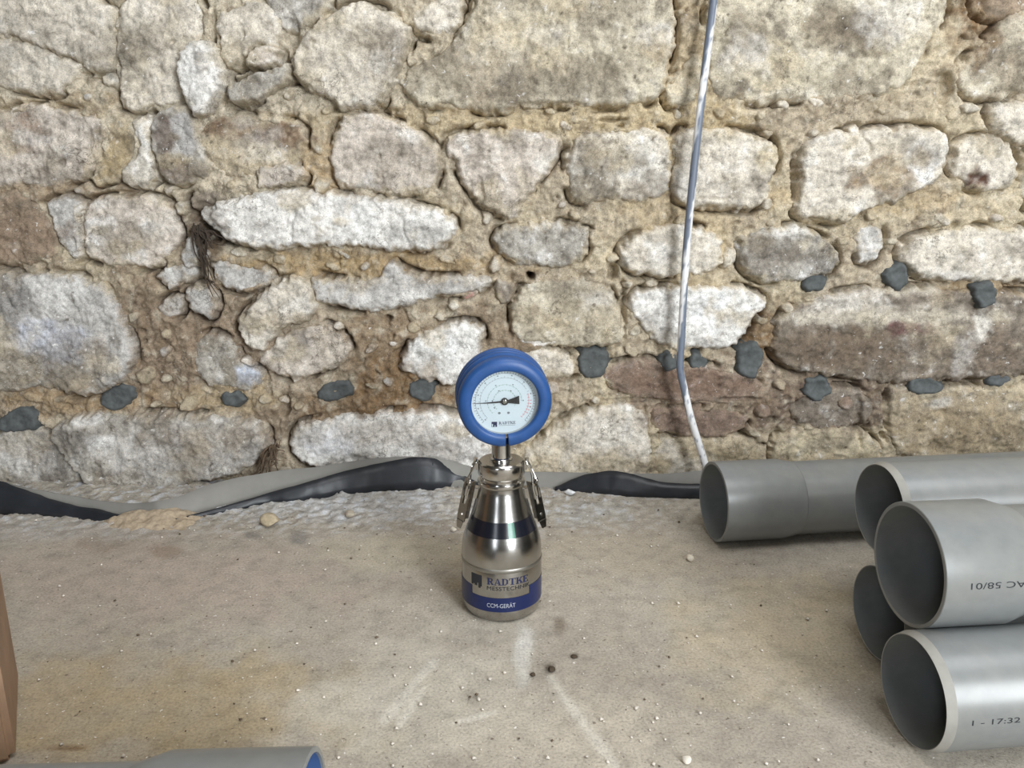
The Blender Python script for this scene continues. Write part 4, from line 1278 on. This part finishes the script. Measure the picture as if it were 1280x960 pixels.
def pipe(label, end, yaw, length, socket=None, chamfer=True, name='pipe', group='loose grey plastic pipes', flip=False, pitch=0.0, rim=True, sky_tint=None, sr=.0625, slen=.115):
    """pipe along local +X from its open end at the origin; socket = widened sleeve at that end"""
    root = empty(name, (end[0], end[1], end[2]))
    root.rotation_euler = (0, pitch, yaw + (math.pi if flip else 0))
    tag(root, label, 'pipe', group)
    rot = Matrix.Rotation(math.pi / 2, 4, 'Y')

    def lt(nm, prof, mat, close=True, par=root):
        bm = bmesh.new()
        lathe(bm, prof, 72, close_prof=close)
        bmesh.ops.transform(bm, matrix=rot, verts=bm.verts)
        return bm_obj(nm, bm, mat, par, angle=28)
    if socket:
        lt('socket', [(sr - .0042, 0), (sr - .0006, 0), (sr, .0006), (sr, slen), (PR + .0004, slen + .022), (PR - PT, slen + .022), (PR - PT, slen + .014), (sr - .0042, slen - .004)], M_PVC)
        if sky_tint:
            lt('socket_reflection', [(sr - .0048, .002), (sr - .0043, .002), (sr - .0043, slen - .006), (sr - .0048, slen - .006)], sky_tint)  # thin inner sleeve carrying the painted blue reflection
        lt('pipe_body', [(PR - PT, slen + .0225), (PR, slen + .0225), (PR, length), (PR - PT, length)], M_PVC)
    else:
        lt('pipe_body', [(PR - PT, 0), (PR - PT + .0009, 0), (PR, .0085), (PR, length), (PR - PT, length)], M_PVC)
        lt('chamfered_rim', [(PR - PT + .0001, -.0001), (PR - PT + .0009, -.0003), (PR + .0002, .0085), (PR + .0001, .0086)], M_PVC_RIM, close=False)
    return root


def pipe_print(root, body, x0, x1, ang, h, R, upside=False):
    vs, fs = text_pts(body, .01)
    vs = fit2(vs, 0, x1 - x0, 0, h)
    if upside:
        vs = np.stack([(x1 - x0) - vs[:, 0], h - vs[:, 1]], 1)
    V = []
    for (u, v) in vs:
        a = ang + v / R
        V.append((x0 + u, -R * math.cos(a) * 1.003, R * math.sin(a) * 1.003))
    o = mesh_py('printed_marking', V, fs, M_PRINT, root)
    o['label'] = 'small black printed lettering'
    return o


D = pipe('front grey pipe on the floor with chamfered rim, lowest of the stack at the right', (.382, .668, .0555), math.radians(6), 1.3)
pipe_print(D, '1 - 17:32 - L1 4', .0225, .105, math.radians(1), .0052, PR)
Cc = pipe('grey pipe on the floor tucked behind the front one under the two upper pipes', (.412, .81, .0555), math.radians(6), 1.28)
B = pipe('topmost nearest grey pipe with a wide socket mouth, lying on the front pipes', (.398, .735, .1535), math.radians(5.5), 1.3, socket=True, slen=.082)
pipe_print(B, 'EVAC 58/01', .024, .094, math.radians(4), .0062, .0625, upside=True)
A = pipe('grey pipe with pale rim on the stack just behind the topmost nearest pipe', (.432, .877, .1525), math.radians(6), 1.26)
Ee = pipe('grey pipe on the floor hidden at the back of the pipe stack', (.52, .952, .0555), math.radians(6), 1.2)
K = pipe('lone grey pipe lying along the wall foot behind the stack, socket mouth by the cable', (.302, 1.119, .0605), math.radians(7), 1.05, socket=True, sr=.0600, slen=.100)
L = pipe('grey pipe socket with painted blue reflection inside in the foreground at the lower left', (-.147, .482, .0628), math.radians(2.0), .50, socket=True, flip=True, sky_tint=M_BLUEREFL, slen=.106)

# ------------------------------------------------------------------ pressure bottle with gauge
BX, BY = on_floor(627, 778)
BY = BY + .0445
BX = (627 - 640) / FOC * (BY * math.cos(PITCH) + (CAM_H - .07) * math.sin(PITCH))
bot = empty('pressure_bottle', (BX, BY, 0.0))
tag(bot, 'brushed steel pressure test bottle with a blue gauge on top, standing on the floor', 'pressure bottle')


def lath(name, prof, mat, par, seg=72, angle=35):
    bm = bmesh.new()
    lathe(bm, prof, seg)
    return bm_obj(name, bm, mat, par, angle=angle)


BR = .0505
bodyprof = [(0, .0005), (.0430, .0005), (.0448, .0012), (.0472, .004), (.0494, .0095), (BR, .016), (BR, .068), (.0503, .0685)]
body = lath('bottle_body', bodyprof, M_STEEL, bot)
lath('weld_seam', [(.0500, .067), (.0507, .0685), (.0510, .0705), (.0507, .0725), (.0500, .074)], M_WELD, bot)
SHO = crom([(.0503, .0725), (.0500, .084), (.0482, .096), (.0446, .108), (.0400, .120), (.0355, .134), (.0312, .150), (.0285, .160), (.0277, .166)], 5)
lath('bottle_shoulder', [tuple(p) for p in SHO], M_STEEL, bot)
neck = lath('neck_ring', [(.0277, .1655), (.0290, .167), (.0293, .170), (.0285, .1725), (.0262, .173), (.0262, .177)], M_STEEL2, bot)
cap = lath('cap', [(.0262, .1765), (.0278, .178), (.0286, .1795), (.0286, .193), (.0281, .1945), (.0268, .1955), (.0262, .1962), (0.0120, .1962)], M_STEEL2, bot)
lath('stem_collar', [(.0142, .196), (.0142, .1985), (.0132, .200), (.0118, .2008)], M_STEEL2, bot)
lath('gauge_stem', [(.0118, .1995), (.0116, .2005), (.0116, .226), (.0, .226)], M_STEEL2, bot)


def sho_r(z):
    p = np.array(SHO)
    return float(np.interp(z, p[:, 1], p[:, 0]))


def wrap(name, vs, fs, mat, par, r=BR, off=.00025, rfun=None):
    """2D (angle in degrees, height) onto the bottle, angle 0 facing the camera, positive to the right"""
    V = []
    for (u, v) in vs:
        a = math.radians(u)
        rr = (rfun(v) if rfun else r) + off
        V.append((rr * math.sin(a), -rr * math.cos(a), v))
    return mesh_py(name, V, fs, mat, par, smooth=True)


# angle offset: the bottle stands slightly left of the camera axis
lab = None
vs, fs = rect(-105, 105, .0172, .0360, 60)
lab = wrap('blue_label', vs, fs, M_NAVY, bot)
lab['label'] = 'navy blue label band'
for s0, s1 in ((-105, -45), (43, 105)):
    vs, fs = rect(s0, s1, .0360, .0470, 20)
    wrap('label_wing', vs, fs, M_NAVY, lab)
vs, fs = serif_pts('RADTKE', 1)
wrap('maker_name', fit2(vs, -20, 40, .0535, .0620), fs, M_NAVYINK, bot, off=.0003)['label'] = 'dark blue serif lettering RADTKE'
vs, fs = text_pts('MESSTECHNIK', .01)
wrap('maker_line', fit2(vs, -20, 43, .0462, .0512), fs, M_PRINT, bot, off=.0003)['label'] = 'small lettering MESSTECHNIK'
vs, fs = text_pts('CCM-GER\u00c4T', .01)
wrap('device_name', fit2(vs, -20, 20, .0232, .0300), fs, M_SILVERINK, lab, off=.0005)['label'] = 'pale lettering CCM-GERÄT on blue'


def logo(par, place):
    """dark square with pale steps cut out, given by rectangles in 0..1"""
    vs, fs = [], []
    for (x0, x1, y0, y1) in ((0, 1, .34, 1), (0, .18, .1, .34), (.34, .58, .1, .34), (.18, .34, .2, .34), (.70, 1, .1, .34), (.70, .88, -.03, .1)):
        m = max(1, int(round((x1 - x0) * 8)))
        for i in range(m):
            xa, xb = x0 + (x1 - x0) * i / m, x0 + (x1 - x0) * (i + 1) / m
            b = len(vs)
            vs += [(xa, y0), (xb, y0), (xb, y1), (xa, y1)]
            fs.append((b, b + 1, b + 2, b + 3))
    return place(np.array(vs), fs)


logo(bot, lambda v, f: wrap('maker_logo', np.stack([-46 + v[:, 0] * 18, .0470 + v[:, 1] * .0165], 1), f, M_PRINT, bot, off=.0003))['label'] = 'dark square maker emblem'


def rect2(x0, x1, y0, y1, nx, ny):
    vs = [(x0 + (x1 - x0) * i / nx, y0 + (y1 - y0) * j / ny) for j in range(ny + 1) for i in range(nx + 1)]
    fs = [(j * (nx + 1) + i, j * (nx + 1) + i + 1, (j + 1) * (nx + 1) + i + 1, (j + 1) * (nx + 1) + i) for j in range(ny) for i in range(nx)]
    return np.array(vs), fs


vs, fs = rect2(-74, 74, .1105, .1285, 40, 5)
band = wrap('dark_band', vs, fs, M_BANDBLK, bot, off=.0003, rfun=sho_r)
band['label'] = 'shiny black band around the shoulder'
vs, fs = rect2(12, 24, .1108, .1282, 5, 5)
wrap('hologram', vs, fs, M_BANDGRN, band, off=.0006, rfun=sho_r)['label'] = 'green shimmer on the black band'

# toggle latches on either side of the cap
for s in (-1, 1):
    latch = bpy.data.objects.new('toggle_latch', None)
    link(latch, bot)
    latch['label'] = 'steel toggle latch holding the cap'
    # lever: slotted plate hanging outwards; thin in the radial direction
    lean = math.radians(12) * s
    rotm = Matrix.Rotation(-lean, 3, 'Y') @ Matrix.Rotation(math.radians(22) * s, 3, 'Z')
    top = Vector((s * .0395, -.008, .171))

    def lp(x, y, z):
        v = Matrix.Rotation(-lean, 3, 'Y') @ (Matrix.Rotation(math.radians(40) * s, 3, 'Z') @ Vector((x, y, z)))
        return top + v
    bm = bmesh.new()

    def slab(x0, x1, z0, z1, y0=-.0008, y1=.0008, xa=None, xb=None):
        xa = x0 if xa is None else xa
        xb = x1 if xb is None else xb
        P8 = [lp(xa, y0, z0), lp(xb, y0, z0), lp(xb, y1, z0), lp(xa, y1, z0), lp(x0, y0, z1), lp(x1, y0, z1), lp(x1, y1, z1), lp(x0, y1, z1)]
        v = [bm.verts.new(p) for p in P8]
        for f in ((0, 3, 2, 1), (4, 5, 6, 7), (0, 1, 5, 4), (1, 2, 6, 5), (2, 3, 7, 6), (3, 0, 4, 7)):
            bm.faces.new([v[i] for i in f])
    slab(-.0062, -.0026, -.030, 0)
    slab(.0026, .0062, -.030, 0)
    slab(-.0062, .0062, -.052, -.030)
    slab(-.0062, .0062, -.003, .001)
    # folded side flanges
    slab(-.0066, -.0056, -.048, .002, -.0008, .006)
    slab(.0056, .0066, -.048, .002, -.0008, .006)
    # tail that is pulled with a finger
    slab(-.0054, .0054, -.062, -.052, -.0018, -.0004, -.003, .003)
    bm_obj('lever', bm, M_STEEL2, latch, smooth=False)
    bm = bmesh.new()
    lathe(bm, [(0, .0012), (.0012, .0010), (.0019, 0), (.0019, -.001)], 14)
    M4 = (Matrix.Rotation(-lean, 4, 'Y') @ Matrix.Rotation(math.radians(40) * s, 4, 'Z') @ Matrix.Rotation(math.pi / 2, 4, 'X'))
    bmesh.ops.transform(bm, matrix=Matrix.Translation(lp(0, -.0009, -.044)) @ M4, verts=bm.verts)
    bm_obj('rivet', bm, M_STEEL2, latch)
    # wire bail from the lever over the cap hook
    bm = bmesh.new()
    hook = Vector((s * .0305, -.004, .1935))
    path = [lp(-.0036, -.0018, -.022), lp(-.004, -.002, -.004), Vector((s * .0368, -.0095, .183)), hook + Vector((s * .001, -.006, .001)), hook + Vector((-s * .0005, -.003, .0045)),
            hook + Vector((-s * .0005, .004, .0045)), hook + Vector((s * .001, .009, .001)), Vector((s * .0368, .0065, .183)), lp(.004, -.002, -.004), lp(.0036, -.0018, -.022)]
    tube(bm, crom([tuple(p) for p in path], 6), .00125, 8)
    bm_obj('wire_bail', bm, M_STEEL2, latch)
    bm = bmesh.new()
    box(bm, (s * .0300, .0, .190), (.0040, .015, .009))
    box(bm, (s * .0322, .0, .1955), (.0035, .015, .003))
    bmesh.ops.bevel(bm, geom=bm.edges[:], offset=.0006, segments=2, affect='EDGES')
    bm_obj('cap_hook', bm, M_STEEL2, latch)
    # bracket on the shoulder carrying the lever
    bm = bmesh.new()
    p = lp(0, .004, -.012)
    box(bm, ((p.x + s * .033) / 2, -.002, .156), (.016, .010, .014), Matrix.Rotation(-lean * 1.1, 3, 'Y'))
    bmesh.ops.bevel(bm, geom=bm.edges[:], offset=.0008, segments=2, affect='EDGES')
    bm_obj('latch_bracket', bm, M_STEEL2, latch)

# gauge: dial faces local -Y; children of the bottle
GZ, GYAW = .2745, math.radians(7.0)
GC = Vector((.0035, -.006, GZ))
GM = Matrix.Translation(GC) @ Matrix.Rotation(GYAW, 4, 'Z') @ Matrix.Rotation(math.pi / 2 + math.radians(4), 4, 'X')
# in gauge space: x right, y up, +z towards the viewer


def gobj(name, bm, mat, par=bot, angle=35):
    bmesh.ops.transform(bm, matrix=GM, verts=bm.verts)
    return bm_obj(name, bm, mat, par, angle=angle)


def gflat(name, vs, fs, mat, z, par):
    V = [GM @ Vector((x, y, z)) for x, y in vs]
    return mesh_py(name, V, fs, mat, par)


boot = [(.0400, .0165), (.0408, .0182), (.0432, .0192), (.0470, .0192), (.0512, .0182), (.0540, .0160), (.0556, .0125), (.0560, .0085),
        (.0556, .0050), (.0546, .0030), (.0543, .0005), (.0548, -.0020), (.0566, -.0036), (.0568, -.0070), (.0562, -.0086), (.0548, -.0096), (.0548, -.0112), (.0566, -.0124), (.0570, -.0160),
        (.0564, -.0178), (.0550, -.0188), (.0550, -.0204), (.0568, -.0216), (.0570, -.0262), (.0560, -.0290), (.0535, -.0302), (.0470, -.0305), (.0460, .0100), (.0400, .0110)]
bm = bmesh.new()
g0 = -math.pi / 2 + math.radians(5.0)
lathe(bm, boot, 110, g0, g0 + 2 * math.pi - math.radians(4.5), close_prof=True, caps=True)
rb = gobj('rubber_boot', bm, M_RUBBER, angle=50)
rb['label'] = 'ribbed blue rubber boot around the gauge'
bm = bmesh.new()
lathe(bm, [(0, -.028), (.0456, -.028), (.0458, .0098), (.0440, .0104), (.0435, .0060), (0, .0060)], 72)
gobj('gauge_case', bm, M_STEEL2)
bm = bmesh.new()
lathe(bm, [(.0400, .0062), (.0436, .0062), (.0440, .0104), (.0428, .0118), (.0400, .0112)], 72, close_prof=True)
gobj('bezel', bm, M_STEEL2)
bm = bmesh.new()
lathe(bm, [(0, .0066), (.0422, .0066), (.0422, .0060)], 72)
dial = gobj('dial', bm, M_DIAL)
dial['label'] = 'white printed dial face'


def ticks(r0s, a_list, w):
    vs, fs = [], []
    for a, (r0, r1) in zip(a_list, r0s):
        ca, sa = math.cos(a), math.sin(a)
        b = len(vs)
        for r, t in ((r0, -w), (r1, -w), (r1, w), (r0, w)):
            vs.append((r * ca - t * sa, r * sa + t * ca))
        fs.append((b, b + 1, b + 2, b + 3))
    return vs, fs


def arc(r, a0, a1, w, n=50):
    vs, fs = [], []
    for i in range(n + 1):
        a = a0 + (a1 - a0) * i / n
        vs += [((r - w) * math.cos(a), (r - w) * math.sin(a)), ((r + w) * math.cos(a), (r + w) * math.sin(a))]
        if i:
            b = 2 * (i - 1)
            fs.append((b, b + 2, b + 3, b + 1))
    return vs, fs


def join(parts):
    V, F = [], []
    for vs, fs in parts:
        b = len(V)
        V += [tuple(v) for v in vs]
        F += [tuple(b + i for i in f) for f in fs]
    return V, F


A0, A1 = math.radians(225), math.radians(-45)
n = 50
al = [A0 + (A1 - A0) * i / n for i in range(n + 1)]
parts = [ticks([(.0348, .0378 if i % 5 == 0 else .0366) for i in range(n + 1)], al, .00022), arc(.0347, A0, A1, .00014)]
gflat('scale_outer', *join(parts), M_PRINT, .00672, dial)
parts = [arc(.0290, A0, math.radians(30), .00014)]
al2 = [A0 + (A1 - A0) * i / 36 for i in range(37)]
parts.append(ticks([(.0290, .0312 if i % 3 == 0 else .0300) for i in range(28)], al2[:28], .0002))
gflat('scale_middle', *join(parts), M_GREY_INK, .00672, dial)
parts = [arc(.0290, math.radians(18), math.radians(-45), .0002), ticks([(.0275, .0300)] * 9, al2[28:], .00028), ticks([(.0305, .0325)] * 5, al2[30:35], .0004)]
gflat('scale_red', *join(parts), M_RED_INK, .00672, dial)
parts = [arc(.0205, A0, math.radians(0), .00014), ticks([(.0195, .0212)] * 20, [math.radians(225 - 11.8 * i) for i in range(20)], .0002),
         arc(.0135, A0, math.radians(-30), .00014), ticks([(.0125, .0142)] * 18, [math.radians(225 - 14 * i) for i in range(18)], .0002)]
gflat('scale_inner', *join(parts), M_GREEN_INK, .00672, dial)
parts = [ticks([(.0140, .0152)] * 4, [math.radians(a) for a in (60, 118, 178, 214)], .0010), ticks([(.0218, .0230)] * 4, [math.radians(a) for a in (64, 118, 178, 0)], .0008),
         ticks([(.0318, .0330)] * 9, [math.radians(225 - 30 * i) for i in range(9)], .0009)]
gflat('scale_numerals', *join(parts), M_GREY_INK, .00673, dial)
# two small round marks, maker name and emblem low on the dial
parts = []
for cx in (-.0062, .0048):
    vs = [(cx + .0017 * math.cos(t * math.pi / 6), -.0150 + .0015 * math.sin(t * math.pi / 6)) for t in range(12)]
    parts.append((vs, [tuple(range(12))]))
gflat('round_marks', *join(parts), M_GREY_INK, .00672, dial)
vs, fs = serif_pts('RADTKE', 1)
gflat('maker_name', fit2(vs, -.0068, .0135, -.0295, -.0258), fs, M_NAVYINK, .00672, dial)
vs, fs = rect(-.0155, -.0088, -.0325, -.0258)
gflat('maker_logo', vs, fs, M_NAVYINK, .00672, dial)
vs, fs = join([rect(-.0150, -.0138, -.0320, -.0285), rect(-.0118, -.0108, -.0320, -.0305)])
gflat('logo_steps', vs, fs, M_DIAL, .00676, dial)
vs, fs = rect(-.0065, .0130, -.0310, -.0306)
gflat('fine_line', vs, fs, M_GREY_INK, .00672, dial)
# pointer: long needle to the left, broad tail to the right
bm = bmesh.new()
out = [(-.0385, -.0012), (-.020, -.0004), (-.006, .0008), (-.003, .0014), (.004, .0018), (.017, .0068), (.0176, -.0036), (.004, -.0018), (-.003, -.0014), (-.006, -.0012), (-.020, -.0016)]
lo = [bm.verts.new((x, y, .0086)) for x, y in out]
hi = [bm.verts.new((x, y, .0092)) for x, y in out]
bm.faces.new(hi)
bm.faces.new(list(reversed(lo)))
for i in range(len(out)):
    k = (i + 1) % len(out)
    bm.faces.new((lo[i], lo[k], hi[k], hi[i]))
bmesh.ops.triangulate(bm, faces=[f for f in bm.faces if len(f.verts) > 4])
ptr = gobj('pointer', bm, M_BLACK, angle=20)
bm = bmesh.new()
lathe(bm, [(.0042, .0066), (.0042, .0098), (.0038, .0102), (.0028, .0102), (.0028, .0100)], 28)
gobj('pointer_boss', bm, M_BLACK, ptr)
bm = bmesh.new()
lathe(bm, [(.0029, .0098), (.0028, .0107), (.0022, .0110), (0, .0110)], 28)
gobj('pointer_hub', bm, M_STEEL2, ptr)
bm = bmesh.new()
lathe(bm, [(0, .0120), (.0420, .0120), (.0420, .0114), (0, .0114)], 72)
gobj('glass', bm, M_GLASS)

# ------------------------------------------------------------------ box at the left edge
cx, cy = on_floor(24, 848)
W, DP, HT = .26, .15, .30
bxr = math.radians(30)
bo = empty('cardboard_box', (cx, cy, 0), bxr)
tag(bo, 'brown cardboard box cut off by the left edge of the picture', 'box')
bm = bmesh.new()
box(bm, (-W / 2, -DP / 2, HT / 2 + .001), (W, DP, HT))
bmesh.ops.bevel(bm, geom=bm.edges[:], offset=.006, segments=3, affect='EDGES')
bm_obj('box_body', bm, M_BOXBRN, bo)
for s in (0, 1):
    bm = bmesh.new()
    box(bm, (-W / 2, -DP / 4 - s * DP / 2, HT + .0035), (W - .004, DP / 2 - .003, .004))
    bm_obj('flap', bm, M_BOXBRN, bo, smooth=False)
bm = bmesh.new()
box(bm, (-W / 2, -DP / 2, HT + .0058), (W - .004, .05, .0006))
bm_obj('tape', bm, M_TAPE, bo, smooth=False)

# ------------------------------------------------------------------ pebbles and grit on the floor


def pebble(name, px, py, r, col, label, seed, flat=.6, cat='pebble', group=None):
    x, y = on_floor(px, py)
    bm = bmesh.new()
    bmesh.ops.create_icosphere(bm, subdivisions=3, radius=1)
    rs = random.Random(seed)
    ks = [(Vector((rs.uniform(-1, 1), rs.uniform(-1, 1), rs.uniform(-1, 1))).normalized(), rs.uniform(.62, .9)) for _ in range(9)]
    for v in bm.verts:
        p = v.co.copy()
        for nrm, dd in ks:
            q = p.dot(nrm)
            if q > dd:
                p -= nrm * (q - dd)
        v.co = Vector((p.x * r[0], p.y * r[1], p.z * r[2]))
    zmin = min(v.co.z for v in bm.verts)
    o = bm_obj(name, bm, mat_plain('pebble_' + str(seed), col, .9, var=.2, vscale=200, bump=.5, bscale=300), angle=60)
    o.location = (x, y, -zmin - .0006)
    o.rotation_euler = (0, 0, rs.uniform(0, 3))
    tag(o, label, cat, group)
    return o


pebble('pebble', 338, 656, (.019, .014, .011), lin(178, 164, 138), 'tan pebble lying near the grey strip at the left', 1)
pebble('pebble', 862, 701, (.0065, .006, .005), lin(222, 212, 194), 'small pale pebble on the floor before the lone pipe mouth', 2)
pebble('pebble', 712, 618, (.011, .006, .005), lin(228, 230, 232), 'white chip at the foot of the right black film', 3)
pebble('pebble', 437, 646, (.010, .008, .006), lin(172, 162, 146), 'grey-tan pebble on the floor crust left of the bottle', 4)
pebble('pebble', 567, 664, (.005, .005, .004), lin(216, 208, 194), 'tiny pale crumb beside the left latch of the bottle', 5)
pebble('pebble', 858, 953, (.0048, .0045, .004), lin(224, 216, 202), 'tiny white pebble at the bottom edge of the floor', 6)
pebble('clod', 690, 838, (.0048, .0050, .003), lin(70, 58, 44), 'biggest dark crumb of soil in front of the bottle', 7, cat='crumb')
pebble('clod', 718, 822, (.0045, .0034, .002), lin(74, 62, 48), 'dark crumb of soil right of the biggest one', 8, cat='crumb')
pebble('clod', 666, 844, (.0032, .003, .002), lin(74, 62, 48), 'small dark crumb just left of the biggest soil crumb', 9, cat='crumb')

bm = bmesh.new()
rg = random.Random(21)


def grit(n, matname, col, rmin, rmax, label, seed):
    rg = random.Random(seed)
    V, F = [], []
    for _ in range(n):
        px, py = rg.uniform(-40, 1300), 650 + 310 * rg.random() ** .9
        if rg.random() < .3:
            py = rg.uniform(620, 690)
        x, y = on_floor(px, py)
        if y > 1.26 or px > 1040 or px < 45 or (px > 850 and py < 700):
            continue
        r = rmin + (rmax - rmin) * rg.random() ** 2.5
        b = len(V)
        a = rg.uniform(0, 6.28)
        for (ux, uy, uz) in ((1, 0, 0), (0, 1, 0), (-1, 0, 0), (0, -1, 0), (0, 0, 1), (0, 0, -1)):
            ux, uy, uz = ux * rg.uniform(.6, 1.2), uy * rg.uniform(.6, 1.2), uz * rg.uniform(.4, .8)
            V.append((x + r * (ux * math.cos(a) - uy * math.sin(a)), y + r * (ux * math.sin(a) + uy * math.cos(a)), .0008 + r * (.4 + uz)))
        F += [(b + i, b + (i + 1) % 4, b + 4) for i in range(4)] + [(b + (i + 1) % 4, b + i, b + 5) for i in range(4)]
    o = mesh_np('grit', V, F, mat_plain(matname, col, .9, var=.25, vscale=90), smooth=False)
    return tag(o, label, 'grit', kind='stuff')


grit(420, 'grit_pale', lin(216, 208, 196), .0008, .0032, 'scattered pale sand grains and crumbs on the concrete floor', 5)
grit(260, 'grit_dark', lin(96, 82, 66), .0007, .0026, 'scattered dark soil specks on the concrete floor', 6)
